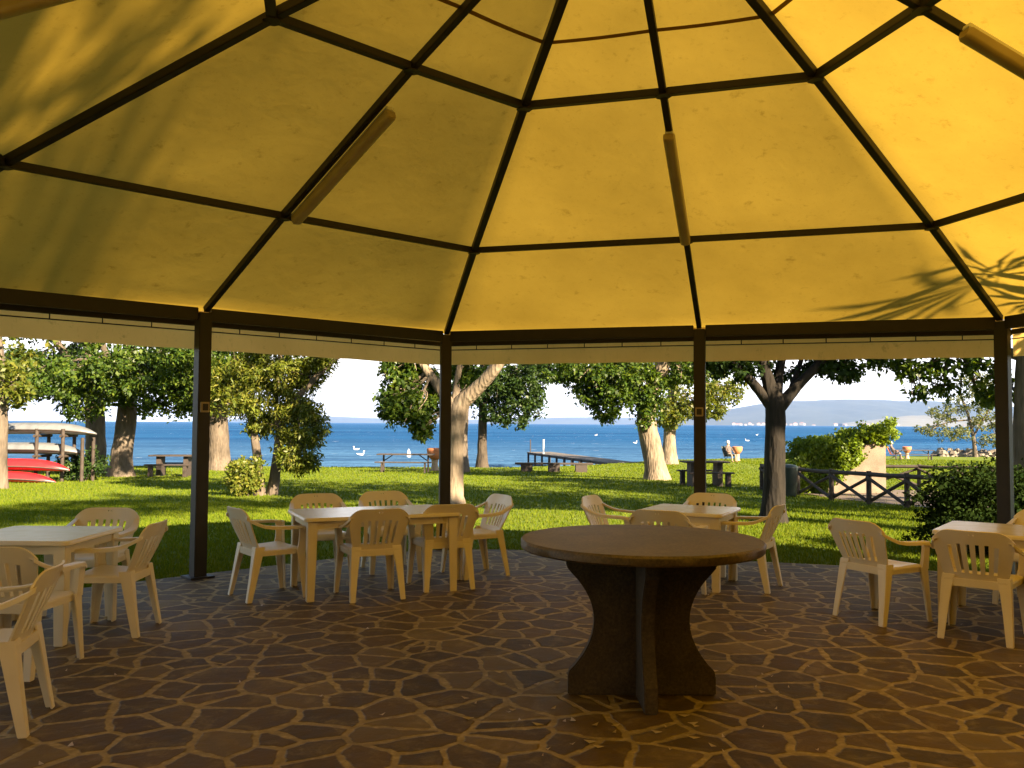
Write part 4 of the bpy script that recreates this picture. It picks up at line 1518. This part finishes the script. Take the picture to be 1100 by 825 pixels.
def camp_chair(label, loc, rz, clothm, low=False):
    t = thing('camp_chair', label, 'camp chair', loc, rz, 'camp chairs by the lake')
    MB().add([(-.27, -.22, .36), (.27, -.22, .36), (.27, .26, .40), (-.27, .26, .40), (-.27, -.22, .335), (.27, -.22, .335), (.27, .26, .375), (-.27, .26, .375)],
             [(0, 1, 2, 3), (7, 6, 5, 4), (0, 4, 5, 1), (1, 5, 6, 2), (2, 6, 7, 3), (3, 7, 4, 0)]).build('seat', M[clothm], t)
    MB().add([(-.27, -.24, .36), (.27, -.24, .36), (.29, -.52, 1.0), (-.29, -.52, 1.0), (-.27, -.265, .35), (.27, -.265, .35), (.29, -.545, .99), (-.29, -.545, .99)],
             [(0, 1, 2, 3), (7, 6, 5, 4), (0, 4, 5, 1), (1, 5, 6, 2), (2, 6, 7, 3), (3, 7, 4, 0)]).build('backrest', M[clothm], t)
    for s in (-1, 1):
        MB().tube([(s * .29, -.3, 0), (s * .29, .28, .39)], .014, 8).build('leg', M['iron'], t)
        MB().tube([(s * .29, .28, 0), (s * .29, -.26, .39)], .014, 8).build('leg', M['iron'], t)
        MB().box((s * .30, 0, .60), (.05, .5, .03)).build('armrest', M['wood_dark'], t, bevel=.006)
    return t


p = gp(784, 56)
camp_chair('dark camp chair under the person seated by the orange urn', p, R(200), 'camp')
person('person with white hair seated facing us in dark camp chair', p, R(200), .35)
p = gp(961, 69)
camp_chair('rust-backed camp chair behind the slim folding table', p, R(235), 'orange_cloth')
person('person with white hair leaning back in the rust-backed chair', p, R(235), .5)

# ------------------------------------------------------------------ kayaks on a rack
def kayak(name, label, loc, L, wd, ht, mname, rz=0, flip=True, grp='kayaks stored on the left'):
    t = thing(name, label, 'kayak', loc, rz, grp)
    rings = []
    for q in np.linspace(-1, 1, 19):
        w = wd * (1 - abs(q) ** 2.6) ** .75 + .01
        lift = ht * .35 * abs(q) ** 3
        ring_ = []
        for a in np.linspace(0, 2 * math.pi, 15)[:-1]:
            y = w / 2 * math.cos(a)
            z = math.sin(a)
            z = z * ht * (.62 if z > 0 else .38) * ((1 - abs(q) ** 4) * .85 + .15)
            ring_.append((q * L / 2, y, z + (-lift if flip else lift) + ht * .4))
        rings.append(ring_)
    hull = MB().loft(rings).build('hull', M[mname], t, smooth=True)
    rg = []
    for q in np.linspace(-.999, .999, 21):
        w = wd * (1 - abs(q) ** 2.6) ** .75 + .03
        lift = ht * .35 * abs(q) ** 3
        rg.append((q * L / 2, w / 2, (-lift if flip else lift) + ht * .4))
    mb = MB()
    mb.tube(rg, .018, 6)
    mb.tube([(x, -y, z) for x, y, z in rg], .018, 6)
    mb.build('gunwale', M['wood_dark'] if mname != 'red' else M['camp'], t, smooth=True)
    return t


kx = at(40, 500, 27).x
g0 = gz(0, 27)
rk = thing('kayak_rack', 'wooden rack of posts and bars holding the grey hulls', 'rack', (kx, 27, g0))
for x in (-1.6, .15, .95, 1.55):
    for y in (-.35, .35):
        MB().tube([(x, y, -.2), (x, y, 1.62 if x < 1.5 else 1.35)], .055, 9).build('rack_post', M['log'], rk, smooth=True)
for z in (.78, 1.40):
    for x in (-1.6, .15, .95):
        MB().tube([(x, -.5, z), (x, .5, z)], .045, 8).build('cross_bar', M['log'], rk, smooth=True)
kayak('kayak', 'upturned grey hull on the top of the rack', (kx - .0, 27, g0 + 1.44), 3.6, .75, .36, 'grey_hull_shaded')
kayak('kayak', 'upturned grey hull on the lower bar of the rack', (kx - .35, 27, g0 + .83), 3.6, .75, .36, 'grey_hull_shaded')
kayak('kayak', 'upper red kayak below the grey hulls', (kx - .45, 26.3, g0 + .36), 3.6, .72, .36, 'red')
kayak('kayak', 'lowest red kayak lying on the grass', (kx - .75, 26.0, g0 + .02), 3.7, .72, .34, 'red')

# ------------------------------------------------------------------ water birds, buoy, jetty rocks, far houses
def swan(loc, rz, label):
    t = thing('swan', label, 'swan', loc, rz, 'white swans on the lake')
    t.scale = (.72, .72, .62)
    rings = []
    for q, w, h, z in ((-1, .02, .03, .30), (-.8, .14, .14, .22), (-.4, .25, .24, .16), (0, .28, .28, .13), (.4, .24, .24, .12), (.75, .12, .16, .12), (.9, .03, .05, .13)):
        rings.append([(q * .48, w * math.cos(a), z + h * .6 * math.sin(a)) for a in np.linspace(0, 6.2832, 13)[:-1]])
    body = MB().loft(rings)
    body.tube([(.34, 0, .14), (.46, 0, .28), (.44, 0, .46), (.42, 0, .60), (.48, 0, .69), (.56, 0, .68)], [.07, .055, .045, .04, .05, .04], 9)
    body.build('body', M['white'], t, smooth=True)
    MB().tube([(.58, 0, .675), (.66, 0, .65)], [.025, .01], 7).build('beak', M['terracotta'], t)
    return t


for px, d, rz, lab in ((387, 82, 0, 'larger white swan left of the beer table on the water'), (383, 97, 2.9, 'white swan behind and left of the larger swan'), (682, 140, .4, 'small white swan left of the leaning plane trunk'), (803, 165, 3, 'small white swan right of the seated person in the camp chair'), (640, 230, 0, 'faint white swan far out above the jetty'), (813, 260, .3, 'distant white swan just left of the dark limbed trunk')):
    swan((at(px, 480, d).x, d, WL - .03), rz, lab)
p = Vector((at(439, 487, 78).x, 78, WL))
o = MB().lathe([(.05, -.2), (.17, -.05), (.2, .15), (.14, .4), (.07, .62), (.03, .72)], 14).build('buoy', M['white'], loc=p, smooth=True)
tag(o, 'small white buoy above the shaded beer table', 'buoy')
# stone breakwater at far right
q0 = gp(1046, 82)
mb = MB()
for k in range(150):
    x = random.uniform(-3.4, 7); y = random.uniform(-1, 1); z = random.uniform(0, .7) * (1 - abs(y) * .5)
    s = random.uniform(.25, .55)
    vs = []
    for a in np.linspace(0, 6.283, 8)[:-1]:
        vs.append((x + s * math.cos(a) * random.uniform(.7, 1.1), y + s * math.sin(a) * random.uniform(.7, 1.1), z - s * .3))
    top = [(vx * .6 + x * .4 , vy * .6 + y * .4, z + s * random.uniform(.25, .45)) for vx, vy, _ in vs]
    mb.loft([vs, top])
o = mb.build('stone_breakwater', M['stone'], loc=q0)
tag(o, 'low rough stone breakwater under the pale airy tree', 'breakwater')
# houses of the far shore
hs = thing('house', 'tiny pale house in the town across the lake', 'house', (0, 0, 0), 0, 'far shore houses')
MB().box((0, 0, 3), (12, 9, 8)).build('wall', M['plaster'], hs)
MB().prism([(-6.6, 7), (6.6, 7), (0, 9.6)], -4.9, 4.9).build('roof', M['rooftile'], hs)
remember(hs)
first = True
rr = random.Random(4)
for k in range(34):
    px = rr.choice([rr.uniform(778, 875), rr.uniform(860, 1090), rr.uniform(785, 850)])
    d = rr.uniform(3900, 4150) if px < 900 else rr.uniform(3870, 3930)
    o = hs if first else copy_tree(hs)
    first = False
    o.location = (at(px, 455, d).x, d, WL + rr.uniform(-.5, 5))
    o.rotation_euler = (0, 0, rr.uniform(-.6, .6))
    k_ = rr.uniform(.6, 1.3)
    o.scale = (k_ * 1.3, k_, k_)

# ------------------------------------------------------------------ grass blades
def grass():
    n = 300000
    r = np.random.default_rng(3)
    d = 8.0 + 58 * r.random(n) ** 2.2
    px = r.uniform(-60, 1160, n)
    x = (px - 550) / F_PX * d
    y = d
    m2 = 130000
    x = np.concatenate([x, np.where(r.random(m2) < .5, -1, 1) * (2.5 + 14 * r.random(m2))])
    y = np.concatenate([y, 1.5 + 17 * r.random(m2)])
    d = np.concatenate([d, np.maximum(7, y[n:])])
    n = len(x)
    # keep outside the patio
    ex = np.array([p.x for p in edge]); ey = np.array([p.y for p in edge])
    ins = np.ones(n, bool)
    m_ = len(ex)
    for i in range(m_):
        j = (i + 1) % m_
        cr = (ex[j] - ex[i]) * (y - ey[i]) - (ey[j] - ey[i]) * (x - ex[i])
        ins &= cr < .02
    k = ~ins
    # keep off the path
    pa = [Vector((*q, 0)) for q in L1] + [Vector((*q, 0)) for q in L2[::-1]]
    inp = np.zeros(n, bool)
    mm = len(pa)
    for i in range(mm):
        a, b = pa[i], pa[(i + 1) % mm]
        c = ((a.y > y) != (b.y > y))
        xi = (b.x - a.x) * (y - a.y) / ((b.y - a.y) + 1e-12) + a.x
        inp ^= c & (x < xi)
    k &= ~(inp & (r.random(n) < .93))
    k &= y < np.interp(x, [q[0] for q in SHORE], [q[1] for q in SHORE]) - .3
    x, y, d = x[k], y[k], d[k]
    n = len(x)
    t = np.maximum(0, y - 10)
    z = -.06 - .018 * t * np.minimum(1, t / 3)
    h = r.uniform(.02, .05, n) * (1 + d * .01)
    w = .003 + d * .0006
    a = r.uniform(0, 6.283, n)
    lx, ly = np.cos(a + 1.2) * h * .5, np.sin(a + 1.2) * h * .5
    V = np.zeros((n, 3, 3))
    V[:, 0] = np.stack([x - np.cos(a) * w, y - np.sin(a) * w, z - .01], 1)
    V[:, 1] = np.stack([x + np.cos(a) * w, y + np.sin(a) * w, z - .01], 1)
    V[:, 2] = np.stack([x + lx, y + ly, z + h], 1)
    o = npmesh('grass', V.reshape(-1, 3), np.arange(3 * n).reshape(-1, 3), M['blade'])
    tag(o, 'short mown grass covering the lawn', 'grass', kind='stuff')


grass()

LV, LF = [], []
for k in range(150):
    a_, r_ = random.uniform(0, 6.283), 6.0 * math.sqrt(random.random())
    if k < 55:
        a_, r_ = random.uniform(0, 6.283), random.uniform(.38, 1.0)
        cx_, cy_ = TX + r_ * math.cos(a_), TY - .15 + r_ * math.sin(a_)
    else:
        cx_, cy_ = HX + .93 * r_ * math.cos(a_), HY + .93 * r_ * math.sin(a_)
    L_ = random.uniform(.012, .035)
    w_ = L_ * random.uniform(.25, .5)
    t_ = random.uniform(0, 6.283)
    ca, sa = math.cos(t_), math.sin(t_)
    o_ = len(LV)
    for u, v, z in ((-L_, 0, .012), (0, -w_, .004), (L_, 0, .014), (0, w_, .005)):
        LV.append((cx_ + u * ca - v * sa, cy_ + u * sa + v * ca, z))
    LF.append((o_, o_ + 1, o_ + 2, o_ + 3))
o = npmesh('dry_leaves', np.array(LV), np.array(LF), M['lampcover'])
tag(o, 'small dry leaf bits scattered over the stone paving', 'dry leaves', kind='stuff')

# ------------------------------------------------------------------ haze over the lake
USE_HAZE = True
if USE_HAZE:
    mb = MB()
    mb.add([(x, y, z) for z in (-6, 190) for x, y in ((-12500, -80), (12500, -80), (12500, 9800), (-12500, 9800))],
           [(3, 2, 1, 0), (4, 5, 6, 7), (0, 1, 5, 4), (1, 2, 6, 5), (2, 3, 7, 6), (3, 0, 4, 7)])
    hm = bpy.data.materials.new('lake_haze')
    hm.use_nodes = True
    nt = hm.node_tree
    nt.nodes.clear()
    out = nt.nodes.new('ShaderNodeOutputMaterial')
    pv = nt.nodes.new('ShaderNodeVolumePrincipled')
    pv.inputs['Color'].default_value = (.30, .50, 1, 1)
    pv.inputs['Density'].default_value = .00007
    pv.inputs['Anisotropy'].default_value = 0
    nt.links.new(pv.outputs[0], out.inputs['Volume'])
    hz = mb.build('haze', hm)
    tag(hz, 'thin blue summer haze over the lake', 'haze', kind='stuff')

# ------------------------------------------------------------------ light
AZ, EL = R(42), R(28)
sv = Vector((math.sin(AZ) * math.cos(EL), -math.cos(AZ) * math.cos(EL), math.sin(EL)))
ld = bpy.data.lights.new('sun', 'SUN')
ld.energy = 5.0
ld.angle = R(.53)
ld.color = (1, .86, .66)
lo = bpy.data.objects.new('sun', ld)
C.objects.link(lo)
lo.rotation_euler = (-sv).to_track_quat('-Z', 'Y').to_euler()
lo.location = sv * 50
w = bpy.data.worlds.new('World')
sc.world = w
w.use_nodes = True
nt = w.node_tree
bg = nt.nodes['Background']
sky = nt.nodes.new('ShaderNodeTexSky')
sky.sky_type = 'NISHITA'
sky.sun_disc = False
sky.sun_elevation = EL
sky.sun_rotation = math.pi - AZ
sky.air_density = 1.0
sky.dust_density = 0.4
# bright hazy cloud bank low over the lake, broken above
tcs = nt.nodes.new('ShaderNodeTexCoord')
sps = nt.nodes.new('ShaderNodeSeparateXYZ')
nt.links.new(tcs.outputs['Generated'], sps.inputs[0])
nz_ = noise(nt, coords(nt, 'Generated', (1, 1, 3)), 3.0, 6, .6)
el_ = math_n(nt, 'SUBTRACT', sps.outputs['Z'], math_n(nt, 'MULTIPLY', nz_.outputs[0], .22))
mk = nt.nodes.new('ShaderNodeMapRange')
mk.interpolation_type = 'SMOOTHSTEP'
nt.links.new(el_, mk.inputs[0])
mk.inputs[1].default_value = .02; mk.inputs[2].default_value = .16
mk.inputs[3].default_value = 1; mk.inputs[4].default_value = 0
north = nt.nodes.new('ShaderNodeMapRange')
nt.links.new(sps.outputs['Y'], north.inputs[0])
north.inputs[1].default_value = -.2; north.inputs[2].default_value = .45
cl = mix(nt, math_n(nt, 'MULTIPLY', mk.outputs[0], north.outputs[0]), sky.outputs[0], (7.0, 7.2, 7.6))
nt.links.new(cl, bg.inputs[0])
bg.inputs[1].default_value = .05
sc.view_settings.view_transform = 'Standard'
sc.view_settings.look = 'None'
sc.view_settings.exposure = 2.6
sc.view_settings.gamma = 1
sc.view_settings.use_white_balance = True
sc.view_settings.white_balance_temperature = 7300
sc.render.engine = 'CYCLES'
cy = sc.cycles
cy.use_denoising = True
cy.max_bounces = 8
cy.diffuse_bounces = 5
cy.transmission_bounces = 4
cy.transparent_max_bounces = 6
cy.volume_bounces = 0
cy.caustics_reflective = False
cy.caustics_refractive = False
cy.sample_clamp_indirect = 8
